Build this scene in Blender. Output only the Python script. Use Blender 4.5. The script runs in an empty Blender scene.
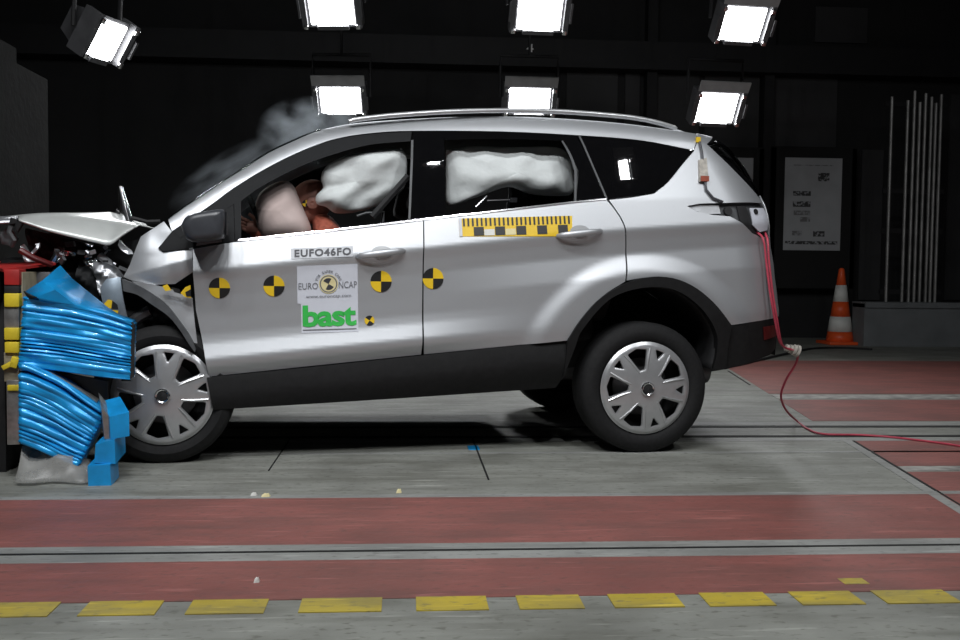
import bpy, bmesh, math, random
from mathutils import Vector, Matrix, noise

# ------------------------------------------------------------------ camera
F, CX, CY = 1000.0, 480.0, 320.0
CAM_H, PITCH, ROLL = 0.945, math.radians(2.92), math.radians(0.6)
scene = bpy.context.scene
col = scene.collection
CAM_YAW = math.radians(-4.3)      # the world's x axis runs along the test track
CAM_R = Matrix.Rotation(CAM_YAW, 3, 'Z') @ Matrix.Rotation(math.pi/2-PITCH, 3, 'X') @ Matrix.Rotation(ROLL, 3, 'Z')
CAM_P = Vector((0, 0, CAM_H))
cd = bpy.data.cameras.new('camera')
cd.sensor_width = 36.0
cd.lens = F/960*36.0
cd.clip_start = 0.05
cam = bpy.data.objects.new('camera', cd)
cam.matrix_world = Matrix.Translation(CAM_P) @ CAM_R.to_4x4()
col.objects.link(cam)
scene.camera = cam
# ------------------------------------------------------------------ world, exposure
w = bpy.data.worlds.new('hall_world')
scene.world = w
w.use_nodes = True
w.node_tree.nodes['Background'].inputs[0].default_value = (0.55, 0.6, 0.7, 1)
w.node_tree.nodes['Background'].inputs[1].default_value = 0.012
scene.view_settings.view_transform = 'Standard'
scene.view_settings.look = 'None'
scene.view_settings.exposure = 0.14
scene.view_settings.gamma = 1.0
LAMP_BACK, LAMP_NEAR = 10.0, 16.0      # watts of the hall's flood lamps behind / on this side of the track
GLOW = 14.0

random.seed(7)

# ------------------------------------------------------------------ materials
def mat(name, c, rough=0.5, metal=0.0, var=0.12, scale=8.0, coat=0.0, bump=0.0, bscale=60.0, spec=0.5):
    m = bpy.data.materials.new(name)
    m.use_nodes = True
    nt = m.node_tree
    b = nt.nodes['Principled BSDF']
    tc = nt.nodes.new('ShaderNodeTexCoord')
    nz = nt.nodes.new('ShaderNodeTexNoise')
    nz.inputs['Scale'].default_value = scale
    nz.inputs['Detail'].default_value = 5
    nt.links.new(tc.outputs['Object'], nz.inputs['Vector'])
    rp = nt.nodes.new('ShaderNodeValToRGB')
    rp.color_ramp.elements[0].position = 0.3
    rp.color_ramp.elements[1].position = 0.7
    rp.color_ramp.elements[0].color = [max(0, x*(1-var)) for x in c]+[1]
    rp.color_ramp.elements[1].color = [min(1, x*(1+var)) for x in c]+[1]
    nt.links.new(nz.outputs['Fac'], rp.inputs['Fac'])
    nt.links.new(rp.outputs['Color'], b.inputs['Base Color'])
    b.inputs['Roughness'].default_value = rough
    b.inputs['Metallic'].default_value = metal
    b.inputs['Specular IOR Level'].default_value = spec
    b.inputs['Coat Weight'].default_value = coat
    b.inputs['Coat Roughness'].default_value = 0.06
    if bump:
        n2 = nt.nodes.new('ShaderNodeTexNoise')
        n2.inputs['Scale'].default_value = bscale
        nt.links.new(tc.outputs['Object'], n2.inputs['Vector'])
        bp = nt.nodes.new('ShaderNodeBump')
        bp.inputs['Strength'].default_value = bump
        bp.inputs['Distance'].default_value = 0.01
        nt.links.new(n2.outputs['Fac'], bp.inputs['Height'])
        nt.links.new(bp.outputs['Normal'], b.inputs['Normal'])
    return m

def emis(name, c, s):
    m = bpy.data.materials.new(name)
    m.use_nodes = True
    nt = m.node_tree
    nt.nodes.remove(nt.nodes['Principled BSDF'])
    e = nt.nodes.new('ShaderNodeEmission')
    e.inputs[0].default_value = (*c, 1)
    e.inputs[1].default_value = s
    nt.links.new(e.outputs[0], nt.nodes['Material Output'].inputs[0])
    return m

def glass(name, tint, gloss=1.45):
    m = bpy.data.materials.new(name)
    m.use_nodes = True
    nt = m.node_tree
    nt.nodes.remove(nt.nodes['Principled BSDF'])
    tr = nt.nodes.new('ShaderNodeBsdfTransparent')
    tr.inputs[0].default_value = (*tint, 1)
    gl = nt.nodes.new('ShaderNodeBsdfGlossy')
    gl.inputs['Roughness'].default_value = 0.02
    fr = nt.nodes.new('ShaderNodeFresnel')
    fr.inputs[0].default_value = gloss
    mx = nt.nodes.new('ShaderNodeMixShader')
    nt.links.new(fr.outputs[0], mx.inputs[0])
    nt.links.new(tr.outputs[0], mx.inputs[1])
    nt.links.new(gl.outputs[0], mx.inputs[2])
    nt.links.new(mx.outputs[0], nt.nodes['Material Output'].inputs[0])
    return m

M = {}
M['silver'] = mat('silver_paint', (0.54, 0.555, 0.575), 0.46, 0.70, 0.02, 300, 0.12)
M['silver'].node_tree.nodes['Principled BSDF'].inputs['Coat Roughness'].default_value = 0.25
M['silver_in'] = mat('silver_metal', (0.42, 0.43, 0.45), 0.35, 0.7, 0.15, 20)
M['bluegrey'] = mat('bluegrey_metal', (0.30, 0.36, 0.42), 0.4, 0.5, 0.15, 20)
M['hood'] = mat('hood_paint', (0.62, 0.64, 0.62), 0.38, 0.3, 0.06, 12, 0.3)
M['clad'] = mat('black_cladding', (0.010, 0.010, 0.0105), 0.6, 0, 0.2, 40, bump=0.1, bscale=500, spec=0.25)
M['gclad'] = mat('grey_cladding', (0.07, 0.073, 0.077), 0.55, 0, 0.2, 25)
M['rubber'] = mat('tyre_rubber', (0.013, 0.013, 0.0135), 0.75, 0, 0.2, 60, spec=0.25)
M['black'] = mat('black_gloss', (0.004, 0.004, 0.0045), 0.012, 0, 0.1, 30, 0.0)
M['blackm'] = mat('black_matte', (0.010, 0.010, 0.011), 0.7, 0, 0.2, 30)
M['trim'] = mat('grey_trim', (0.009, 0.0095, 0.0105), 0.6, 0, 0.1, 30, spec=0.15)
M['mirror_shell'] = mat('mirror_shell', (0.045, 0.048, 0.055), 0.35, 0, 0.1, 20)
M['chrome'] = mat('chrome', (0.75, 0.75, 0.77), 0.16, 1.0, 0.03, 20)
M['cover'] = mat('wheel_silver', (0.50, 0.505, 0.515), 0.3, 0.6, 0.06, 20, 0.2)
M['screen'] = glass('windscreen_glass', (0.72, 0.76, 0.75), 1.45)
M['tint'] = glass('tinted_glass', (0.05, 0.055, 0.06), 1.45)
M['airbag'] = mat('airbag_fabric', (0.62, 0.65, 0.645), 0.8, 0, 0.04, 12, bump=0.3, bscale=22)
M['pinkbag'] = mat('pale_airbag', (0.62, 0.50, 0.47), 0.85, 0, 0.06, 10, bump=0.2, bscale=15)
M['vinyl'] = mat('dummy_vinyl', (0.36, 0.16, 0.12), 0.55, 0, 0.15, 10)
M['shirt'] = mat('dummy_shirt', (0.34, 0.085, 0.05), 0.8, 0, 0.2, 25)
M['seat'] = mat('seat_fabric', (0.03, 0.03, 0.032), 0.85, 0, 0.2, 60)
M['inner'] = mat('interior_dark', (0.015, 0.015, 0.016), 0.8, 0, 0.2, 30)
M['red'] = mat('red_paint', (0.42, 0.022, 0.02), 0.5, 0, 0.2, 12)
M['dred'] = mat('dark_red', (0.10, 0.008, 0.008), 0.4, 0, 0.2, 12)
M['yellow'] = mat('yellow_paint', (0.72, 0.55, 0.03), 0.5, 0, 0.12, 12)
M['stick_y'] = mat('sticker_yellow', (0.80, 0.53, 0.02), 0.45, 0, 0.04, 12)
M['stick_k'] = mat('sticker_black', (0.015, 0.015, 0.015), 0.45, 0, 0.1, 12)
M['stick_w'] = mat('sticker_white', (0.62, 0.64, 0.70), 0.5, 0, 0.03, 12)
M['plate_w'] = mat('plate_sticker', (0.60, 0.62, 0.65), 0.5, 0, 0.03, 12)
M['green'] = mat('print_green', (0.04, 0.50, 0.08), 0.5, 0, 0.03, 12)
M['ink'] = mat('print_grey', (0.05, 0.05, 0.06), 0.5, 0, 0.1, 12)
M['ink2'] = mat('print_mid_grey', (0.16, 0.165, 0.18), 0.5, 0, 0.1, 12)
M['cream'] = mat('print_cream', (0.75, 0.66, 0.36), 0.5, 0, 0.05, 12)
M['blue'] = mat('blue_cladding', (0.012, 0.33, 0.74), 0.33, 0.2, 0.16, 14, 0.25)
M['alu'] = mat('raw_aluminium', (0.45, 0.44, 0.42), 0.35, 0.8, 0.25, 30)
M['tan'] = mat('tan_edge', (0.26, 0.23, 0.16), 0.6, 0, 0.2, 20)
M['steel'] = mat('dull_steel', (0.14, 0.14, 0.145), 0.5, 0.6, 0.25, 10)
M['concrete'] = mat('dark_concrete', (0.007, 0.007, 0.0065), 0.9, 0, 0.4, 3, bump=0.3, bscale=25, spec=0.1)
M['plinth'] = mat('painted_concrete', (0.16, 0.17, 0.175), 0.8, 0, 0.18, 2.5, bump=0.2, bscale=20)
M['wall'] = mat('dark_wall', (0.013, 0.013, 0.0135), 0.85, 0, 0.25, 1.2, bump=0.2, bscale=12)
M['panel'] = mat('wall_panel', (0.036, 0.036, 0.037), 0.8, 0, 0.2, 1.5)
M['beam'] = mat('dark_beam', (0.008, 0.008, 0.009), 0.7, 0, 0.2, 3)
M['board'] = mat('black_board', (0.006, 0.006, 0.006), 0.8, 0, 0.2, 5)
M['paper'] = mat('poster_paper', (0.40, 0.41, 0.42), 0.8, 0, 0.05, 6)
def floor_mat(name, c, var, dirt):
    """painted or bare floor: streaks along the track, blotches, dark specks and worn pale scuffs"""
    m = mat(name, c, 0.6, 0, var, 2.5, bump=0.25, bscale=30)
    nt = m.node_tree; b = nt.nodes['Principled BSDF']
    rp = [n for n in nt.nodes if n.bl_idname == 'ShaderNodeValToRGB'][0]
    tc = [n for n in nt.nodes if n.bl_idname == 'ShaderNodeTexCoord'][0]
    prev = rp.outputs['Color']
    for sc, ns, lo, hi, col_, f in (((0.8, 5, 1), 2.0, .46, .68, dirt, .6), ((5, 9, 1), 5.0, .57, .68, dirt, .75), ((1.3, 2.0, 1), 1.6, .50, .70, dirt, .6), ((1.2, 12, 1), 3.0, .60, .72, tuple(min(1, x*1.7+.03) for x in c), .6)):
        mp = nt.nodes.new('ShaderNodeMapping'); mp.inputs['Scale'].default_value = sc; mp.inputs['Location'].default_value = (ns, ns*2, 0)
        nz = nt.nodes.new('ShaderNodeTexNoise'); nz.inputs['Scale'].default_value = ns; nz.inputs['Detail'].default_value = 6
        mr = nt.nodes.new('ShaderNodeMapRange'); mr.inputs['From Min'].default_value = lo; mr.inputs['From Max'].default_value = hi; mr.inputs['To Max'].default_value = f
        mx = nt.nodes.new('ShaderNodeMix'); mx.data_type = 'RGBA'
        nt.links.new(tc.outputs['Object'], mp.inputs[0]); nt.links.new(mp.outputs[0], nz.inputs['Vector']); nt.links.new(nz.outputs['Fac'], mr.inputs['Value'])
        nt.links.new(mr.outputs[0], mx.inputs[0]); nt.links.new(prev, mx.inputs[6]); mx.inputs[7].default_value = (*col_, 1)
        prev = mx.outputs[2]
    nt.links.new(prev, b.inputs['Base Color'])
    return m
M['floor'] = floor_mat('grey_floor', (0.245, 0.25, 0.225), 0.2, (0.12, 0.12, 0.10))
M['redfloor'] = floor_mat('red_floor_paint', (0.25, 0.088, 0.075), 0.16, (0.15, 0.07, 0.06))
M['rail'] = floor_mat('rail_concrete', (0.29, 0.295, 0.28), 0.15, (0.16, 0.16, 0.15))
M['ywear'] = floor_mat('worn_yellow', (0.50, 0.38, 0.04), 0.2, (0.22, 0.19, 0.08))
M['whiteline'] = mat('worn_white_line', (0.30, 0.29, 0.27), 0.65, 0, 0.5, 9)
M['groove'] = mat('groove', (0.004, 0.004, 0.004), 0.8, 0, 0.2, 9)
M['cone_o'] = mat('cone_orange', (0.80, 0.10, 0.02), 0.45, 0, 0.1, 6)
M['cone_w'] = mat('cone_white', (0.70, 0.70, 0.66), 0.5, 0, 0.08, 6)
M['cord'] = mat('red_cord', (0.48, 0.055, 0.09), 0.5, 0, 0.15, 20)
M['plug'] = mat('pale_plug', (0.45, 0.42, 0.37), 0.5, 0, 0.3, 40)
M['lamp_body'] = mat('lamp_body', (0.10, 0.10, 0.105), 0.5, 0.3, 0.2, 8)
M['visor'] = mat('lamp_visor', (0.30, 0.30, 0.30), 0.7, 0.0, 0.1, 8)
M['cup'] = mat('handle_cup', (0.30, 0.305, 0.31), 0.4, 0.6, 0.05, 20)
M['lensfrag'] = mat('lens_fragment', (0.55, 0.56, 0.58), 0.2, 0.1, 0.1, 30, 0.5)
M['pipe'] = mat('galvanised_pipe', (0.26, 0.26, 0.25), 0.45, 0.5, 0.25, 6)
M['lens'] = emis('lamp_glow', (0.97, 0.98, 1.0), GLOW)
M['numeral'] = mat('painted_numeral', (0.85, 0.85, 0.85), 0.7, 0, 0.05, 5)
def sheet_mat():
    m = mat('clear_plastic', (0.45, 0.45, 0.43), 0.35, 0, 0.2, 12)
    b = m.node_tree.nodes['Principled BSDF']
    b.inputs['Alpha'].default_value = 0.42
    return m
M['sheet'] = sheet_mat()
def mark(c=(0.45, 0.5, 0.5)): return c

# ------------------------------------------------------------------ object helpers
def link(o, parent=None):
    col.objects.link(o)
    if parent: o.parent = parent
    return o
def tag(o, label=None, cat=None, group=None, kind=None):
    if label: o['label'] = label
    if cat: o['category'] = cat
    if group: o['group'] = group
    if kind: o['kind'] = kind
    return o
def empty(name, loc=(0, 0, 0), rz=0.0):
    o = bpy.data.objects.new(name, None)
    o.empty_display_size = 0.1
    o.location = loc
    o.rotation_euler = (0, 0, rz)
    return link(o)

class MB:
    """collects geometry for ONE mesh object"""
    def __init__(s): s.v, s.f, s.m = [], [], []
    def add(s, vs, fs, mi=0):
        b = len(s.v)
        s.v += [tuple(x) for x in vs]
        for f in fs:
            s.f.append([i+b for i in f]); s.m.append(mi)
        return s
    def box(s, x0, x1, y0, y1, z0, z1, mi=0, mtx=None, bev=0.0):
        bm = bmesh.new()
        bmesh.ops.create_cube(bm, size=1)
        for v in bm.verts:
            v.co = Vector(((x0+x1)/2+v.co.x*(x1-x0), (y0+y1)/2+v.co.y*(y1-y0), (z0+z1)/2+v.co.z*(z1-z0)))
        if bev: bmesh.ops.bevel(bm, geom=bm.edges[:], offset=bev, segments=2, profile=0.5, affect='EDGES')
        if mtx is not None: bmesh.ops.transform(bm, matrix=mtx, verts=bm.verts[:])
        bm.verts.index_update()
        s.add([v.co for v in bm.verts], [[v.index for v in f.verts] for f in bm.faces], mi)
        bm.free(); return s
    def hexa(s, p, mi=0):      # 8 corner points: bottom ring, top ring
        return s.add(p, [(3, 2, 1, 0), (4, 5, 6, 7), (0, 1, 5, 4), (1, 2, 6, 5), (2, 3, 7, 6), (3, 0, 4, 7)], mi)
    def tube(s, path, r, n=8, mi=0, cap=True):
        path = [Vector(p) for p in path]
        rr = r if isinstance(r, (list, tuple)) else [r]*len(path)
        vs = []; up = None
        for i, p in enumerate(path):
            t = (path[min(i+1, len(path)-1)]-path[max(i-1, 0)]).normalized()
            if up is None:
                up = Vector((0, 0, 1)) if abs(t.z) < 0.9 else Vector((1, 0, 0))
            a = t.cross(up)
            if a.length < 1e-5: a = t.cross(Vector((0, 1, 0)))
            a.normalize(); up = a.cross(t).normalized()
            for k in range(n):
                q = 2*math.pi*k/n
                vs.append(p+rr[i]*(math.cos(q)*a+math.sin(q)*up))
        fs = []
        for i in range(len(path)-1):
            for k in range(n):
                fs.append((i*n+k, i*n+(k+1) % n, (i+1)*n+(k+1) % n, (i+1)*n+k))
        if cap:
            fs.append(tuple(range(n-1, -1, -1))); fs.append(tuple((len(path)-1)*n+k for k in range(n)))
        return s.add(vs, fs, mi)
    def lathe(s, prof, n=32, mi=0, mtx=None):     # profile (r, z) about the z axis
        vs = [Vector((r*math.cos(2*math.pi*k/n), r*math.sin(2*math.pi*k/n), z)) for r, z in prof for k in range(n)]
        if mtx is not None: vs = [mtx @ v for v in vs]
        fs = [(i*n+k, i*n+(k+1) % n, (i+1)*n+(k+1) % n, (i+1)*n+k) for i in range(len(prof)-1) for k in range(n)]
        return s.add(vs, fs, mi)
    def grid(s, rows, mi=0, flip=False):
        nr, nc = len(rows), len(rows[0])
        vs = [p for r in rows for p in r]
        fs = []
        for i in range(nr-1):
            for j in range(nc-1):
                q = (i*nc+j, i*nc+j+1, (i+1)*nc+j+1, (i+1)*nc+j)
                fs.append(q[::-1] if flip else q)
        return s.add(vs, fs, mi)
    def build(s, name, mats, parent=None, smooth=40, thick=0.0, fix=True, sub=0):
        me = bpy.data.meshes.new(name)
        me.from_pydata(s.v, [], s.f)
        if not isinstance(mats, (list, tuple)): mats = [mats]
        for m in mats: me.materials.append(M[m] if isinstance(m, str) else m)
        me.polygons.foreach_set('material_index', s.m)
        if fix:
            bm = bmesh.new(); bm.from_mesh(me)
            bmesh.ops.recalc_face_normals(bm, faces=bm.faces[:])
            bm.to_mesh(me); bm.free()
        if smooth:
            me.polygons.foreach_set('use_smooth', [True]*len(me.polygons))
            me.set_sharp_from_angle(angle=math.radians(smooth))
        o = bpy.data.objects.new(name, me)
        if thick:
            md = o.modifiers.new('thickness', 'SOLIDIFY'); md.thickness = thick; md.offset = 0
        if sub:
            md = o.modifiers.new('smooth', 'SUBSURF'); md.levels = sub; md.render_levels = sub
        return link(o, parent)

def crv(pts, n=5):
    """open Catmull-Rom curve through 2D or 3D points"""
    P = [Vector(p) for p in pts]
    out = []
    for i in range(len(P)-1):
        a = P[i-1] if i else 2*P[0]-P[1]
        b, c = P[i], P[i+1]
        d = P[i+2] if i+2 < len(P) else 2*P[-1]-P[-2]
        for k in range(n):
            t = k/n
            out.append(0.5*((2*b)+(c-a)*t+(2*a-5*b+4*c-d)*t*t+(3*b-a-3*c+d)*t**3))
    out.append(P[-1])
    return out

# ------------------------------------------------------------------ measuring helpers
def ray(px, py):
    return CAM_R @ Vector(((px-CX)/F, -(py-CY)/F, -1.0))
def at_depth(px, py, d): return CAM_P+ray(px, py)*d
def on_floor(px, py, z=0.0):
    r = ray(px, py); return CAM_P+r*((z-CAM_H)/r.z)

CAR_YAW = math.radians(6.1)
_c = at_depth(645, 388, 5.15)
CAR_O = Vector((_c.x, _c.y, 0))
UX = Vector((math.cos(CAR_YAW), math.sin(CAR_YAW), 0))
UY = Vector((-math.sin(CAR_YAW), math.cos(CAR_YAW), 0))
def to_car(p):
    d = p-CAR_O
    return Vector((d.dot(UX), d.dot(UY), p.z))
CAM_C = to_car(CAM_P)
def P0(px, py, y=0.0):
    """car coordinates (x rearward, z up) of a point seen at the pixel, at depth y from the near side plane"""
    r = ray(px, py)
    rc = Vector((r.dot(UX), r.dot(UY), r.z))
    t = (y-CAM_C.y)/rc.y
    q = CAM_C+rc*t
    return (q.x, q.z)
def P3(px, py, y):
    x, z = P0(px, py, y); return Vector((x, y, z))
TRACK = 0.0
UT = Vector((math.cos(TRACK), math.sin(TRACK), 0)); VT = Vector((-math.sin(TRACK), math.cos(TRACK), 0))
def uv(px, py):
    p = on_floor(px, py); return p.dot(UT), p.dot(VT)
def fl(u, v, z=0.0):
    p = UT*u+VT*v; return Vector((p.x, p.y, z))

# ================================================================== STRUCTURE
fb = MB()
N = 60
u0, u1, v0, v1 = -14, 14, -6, 15
fb.grid([[fl(u0+(u1-u0)*i/N, v0+(v1-v0)*j/N) for i in range(N+1)] for j in range(N+1)])
floor = tag(fb.build('floor', 'floor', None, smooth=0), 'grey concrete hall floor with painted bands', kind='structure')

def strip(name, m, ua, ub, va, vb, h=0.002, parent=floor, z=0.0):
    b = MB()
    b.hexa([fl(ua, va, z), fl(ub, va, z), fl(ub, vb, z), fl(ua, vb, z), fl(ua, va, h), fl(ub, va, h), fl(ub, vb, h), fl(ua, vb, h)])
    return b.build(name, m, parent, smooth=0)
vy = lambda y, x=480: uv(x, y)[1]
strip('red_band', 'redfloor', -14, 14, vy(543.5), vy(497.5))
strip('red_band', 'redfloor', -14, 14, vy(597.5), vy(559))
strip('rail_strip', 'rail', -14, 14, vy(559), vy(543.5), 0.0025)
strip('rail_groove', 'groove', -14, 14, vy(551.3), vy(549.6), 0.0032)
strip('rail_edge', 'rail', -14, 14, vy(497.5), vy(494.5), 0.003)
strip('floor_groove', 'groove', -14, 14, vy(437.2, 830), vy(435.6, 830), 0.003)
strip('floor_groove', 'groove', -14, 14, vy(427.6, 830), vy(426.2, 830), 0.003)
strip('pale_joint', 'rail', -14, 14, vy(452.8, 830), vy(451.4, 830), 0.002)
strip('pale_joint', 'rail', -14, 14, vy(425.5, 830), vy(422, 830), 0.002)
strip('pale_joint', 'rail', -14, 14, vy(441, 830), vy(438.2, 830), 0.002)
ubf = lambda v: 2.2+0.166*(v-3.78)       # slanting edge between the plates and the red field
def sstrip(name, m, va, vb, h=0.002, ub=14.0, da=0.0):
    b = MB(); P_ = [(ubf(va)+da, va), (ub if ub > 5 else ubf(va)+da+ub, va), (ub if ub > 5 else ubf(vb)+da+ub, vb), (ubf(vb)+da, vb)]
    b.hexa([fl(u, v, 0) for u, v in P_]+[fl(u, v, h) for u, v in P_])
    return b.build(name, m, floor, smooth=0)
sstrip('red_field', 'redfloor', vy(394, 850), vy(361, 850))
sstrip('red_field', 'redfloor', vy(421, 850), vy(400, 850))
sstrip('red_field', 'redfloor', vy(466, 930), vy(441, 930), da=.06)
sstrip('red_field', 'redfloor', vy(492.5, 950), vy(472, 950), da=.06)
sstrip('white_line', 'whiteline', vy(399, 850), vy(395, 850), 0.0028)
sstrip('white_line', 'whiteline', vy(471, 930), vy(466.5, 930), 0.0028, da=.06)
sstrip('plate_joint', 'groove', 3.4, vy(441, 860), 0.003, ub=.012, da=.045)
sstrip('plate_joint_edge', 'rail', 3.3, vy(441, 860), 0.0027, ub=.05, da=-.01)
sstrip('plate_joint', 'groove', vy(385, 735), vy(371, 735), 0.003, ub=.015, da=-.05)
strip('plate_joint', 'groove', uv(478, 455)[0], uv(478, 455)[0]+0.008, vy(480), vy(437), 0.003)
strip('plate_joint', 'groove', uv(272, 465)[0], uv(272, 465)[0]+0.006, vy(470), vy(437), 0.003)
strip('blue_mark', 'blue', uv(468, 448)[0], uv(479, 448)[0], vy(450), vy(446), 0.003)
va, vb = vy(610.5), vy(596.8)
for a, b_ in ((-6, 57), (87, 161), (191, 267), (301, 382), (416, 487), (517, 581), (610, 679), (703, 769), (794, 857), (878, 952)):
    yy = 607 - (a-0)/960*11
    strip('yellow_dash', 'ywear', uv(a, yy)[0], uv(b_, yy)[0], va, vb, 0.003)
strip('yellow_spot', 'ywear', uv(841, 582)[0], uv(866, 582)[0], vy(590), vy(584), 0.003)

# back wall, its panels, beam and columns
Vw = vy(342, 860)+0.8          # wall plane
def wbox(b, ua, ub, va, vb, za, zb, mi=0):
    b.hexa([fl(ua, va, za), fl(ub, va, za), fl(ub, vb, za), fl(ua, vb, za), fl(ua, va, zb), fl(ub, va, zb), fl(ub, vb, zb), fl(ua, vb, zb)], mi)
def onwall(px, py, v):
    r = ray(px, py); t = (v-CAM_P.dot(VT))/r.dot(VT); p = CAM_P+r*t
    return p.dot(UT), p.z
b = MB(); wbox(b, -14, 14, Vw, Vw+0.3, 0, 6.5)
wall = tag(b.build('wall_back', 'wall', None, smooth=0), 'dark rear wall of the crash hall', kind='structure')
def wallpart(name, m, pxa, pya, pxb, pyb, v, depth):
    ua, za = onwall(pxa, pyb, v); ub, zb = onwall(pxb, pya, v)
    b = MB(); wbox(b, ua, ub, v, v+depth, za, zb)
    return b.build(name, m, wall, smooth=0)
wallpart('wall_panel', 'panel', 563, 66, 618, 330, Vw-0.04, 0.05)
wallpart('wall_panel', 'panel', 621, 66, 640, 330, Vw-0.04, 0.05)
wallpart('wall_panel', 'panel', 645, 66, 700, 155, Vw-0.04, 0.05)
wallpart('wall_panel', 'panel', 704, 66, 760, 155, Vw-0.04, 0.05)
wallpart('wall_panel', 'panel', 762, 68, 838, 155, Vw-0.04, 0.05)
wallpart('wall_panel', 'panel', 815, 8, 868, 42, Vw-0.04, 0.05)
wallpart('wall_panel', 'panel', 858, 150, 884, 300, Vw-0.04, 0.05)
wallpart('wall_panel', 'panel', 944, 95, 975, 300, Vw-0.04, 0.05)
bm_ = MB()
ua, zb = onwall(150, 38, Vw-0.35); ub, za = onwall(1100, 76, Vw-0.35)
za = onwall(600, 68, Vw-0.35)[1]; zb = onwall(600, 40, Vw-0.35)[1]
wbox(bm_, -14, 14, Vw-0.35, Vw, za, zb)
beam = tag(bm_.build('ceiling_beam', 'beam', None, smooth=0), kind='structure')
beam.name = 'trim_1'
# painted numeral 4 on the beam
def text_mesh(s, size=1.0, offset=0.0, space=1.0):
    cu = bpy.data.curves.new('txt', 'FONT')
    cu.body = s; cu.size = size; cu.offset = offset; cu.space_character = space
    cu.resolution_u = 3
    o = bpy.data.objects.new('txt', cu); col.objects.link(o)
    dg = bpy.context.evaluated_depsgraph_get(); dg.update()
    me = bpy.data.meshes.new_from_object(o.evaluated_get(dg))
    vs = [v.co.copy() for v in me.vertices]; fs = [list(p.vertices) for p in me.polygons]
    bpy.data.objects.remove(o); bpy.data.curves.remove(cu); bpy.data.meshes.remove(me)
    x0 = min(v.x for v in vs); x1 = max(v.x for v in vs); y0 = min(v.y for v in vs); y1 = max(v.y for v in vs)
    vs = [((v.x-x0)/(x1-x0), (v.y-y0)/(y1-y0)) for v in vs]      # unit box
    return vs, fs
vs, fs = text_mesh('4')
ua, za = onwall(526.5, 52, Vw-0.355); ub, zb = onwall(533.5, 44, Vw-0.355)
b = MB(); b.add([fl(ua+(ub-ua)*x, Vw-0.355, za+(zb-za)*y) for x, y in vs], fs)
b.build('painted_numeral', 'numeral', beam, smooth=0, thick=0.004)
for i, (pa, pb) in enumerate(((645, 655), (762, 772))):
    ua = onwall(pa, 200, Vw-0.2)[0]; ub = onwall(pb, 200, Vw-0.2)[0]
    b = MB(); wbox(b, ua, ub, Vw-0.2, Vw, 0, 6.4)
    o = tag(b.build('trim_%d' % (i+2), 'beam', None, smooth=0), kind='structure')
b = MB(); wbox(b, -14, 14, -6, Vw+0.3, 6.5, 6.7)
tag(b.build('ceiling', 'beam', None, smooth=0), kind='structure')

# low concrete plinth on the right
Vp = vy(346.5, 900)
ua = onwall(864, 330, Vp)[0]; zt = onwall(900, 304, Vp)[1]
b = MB(); wbox(b, ua, 12, Vp, Vp+.35, 0, zt); wbox(b, ua, 12, Vp-0.03, Vp+.36, zt-0.05, zt+0.02)
plinth = tag(b.build('concrete_plinth', 'plinth', None, smooth=0), 'low grey concrete plinth beside the traffic cone', 'plinth')
ztop = zt+0.02

# vertical pipes standing on the plinth
rack = empty('pipe_rack', fl(ua, Vp+0.3, ztop))
tag(rack, 'row of upright metal pipes standing on the concrete plinth', 'pipe rack')
vr = Vp+0.2
ra, rb = onwall(881, 230, vr+0.04)[0], onwall(942, 230, vr+0.04)[0]
def rel(p): return tuple(Vector(p)-rack.location)
for px in (889, 905, 911.5, 917, 922.5, 928.5, 933, 938):
    u = onwall(px, 200, vr)[0]
    zt_ = 3.25+random.uniform(-0.1, 0.15)
    b = MB(); b.tube([rel(fl(u, vr, ztop)), rel(fl(u, vr, zt_))], 0.021, 8)
    b.build('pipe', 'pipe', rack)
for py in (104, 191, 231, 292):
    z = onwall(910, py, vr)[1]
    b = MB(); wbox(b, ra, rb, vr+0.018, vr+0.05, z-0.03, z+0.03)
    b.v = [rel(v) for v in b.v]
    b.build('cross_bar', 'blackm', rack, smooth=0)

# notice boards with posters
def board(px0, py0, px1, py1, label, poster, plabel):
    v = Vw-0.32
    ua, za = onwall(px0, py1, v); ub, zb = onwall(px1, py0, v)
    r = empty('notice_board', fl((ua+ub)/2, v, 0)); tag(r, label, 'notice board')
    R = lambda p: tuple(Vector(p)-r.location)
    b = MB(); wbox(b, ua, ub, v, v+0.04, za, zb); b.v = [R(q) for q in b.v]
    b.build('panel', 'board', r, smooth=0)
    for uu in (ua, ub-0.06):
        b = MB(); wbox(b, uu, uu+0.06, v, v+0.05, 0, zb+0.04); b.v = [R(q) for q in b.v]
        b.build('post', 'board', r, smooth=0)
    b = MB(); wbox(b, ua, ub, v, v+0.05, zb, zb+0.06); b.v = [R(q) for q in b.v]
    b.build('top_rail', 'board', r, smooth=0)
    q0, q1, q2, q3 = poster
    pa, pza = onwall(q0, q3, v-0.006); pb, pzb = onwall(q2, q1, v-0.006)
    b = MB(); wbox(b, pa, pb, v-0.006, v, pza, pzb)
    return b, pa, pb, pza, pzb, v, plabel
def blot(dense):
    m = mat('print_blot', (0.05, 0.05, 0.05), 0.8)
    rp = [n for n in m.node_tree.nodes if n.bl_idname == 'ShaderNodeValToRGB'][0]
    nz = [n for n in m.node_tree.nodes if n.bl_idname == 'ShaderNodeTexNoise'][0]
    nz.inputs['Scale'].default_value = 26
    rp.color_ramp.elements[0].position = 0.45 if not dense else 0.50
    rp.color_ramp.elements[1].position = 0.60
    d = 0.05 if dense else 0.18
    rp.color_ramp.elements[0].color = (d, d, d, 1)
    rp.color_ramp.elements[1].color = (0.34, 0.35, 0.36, 1)
    return m
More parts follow.
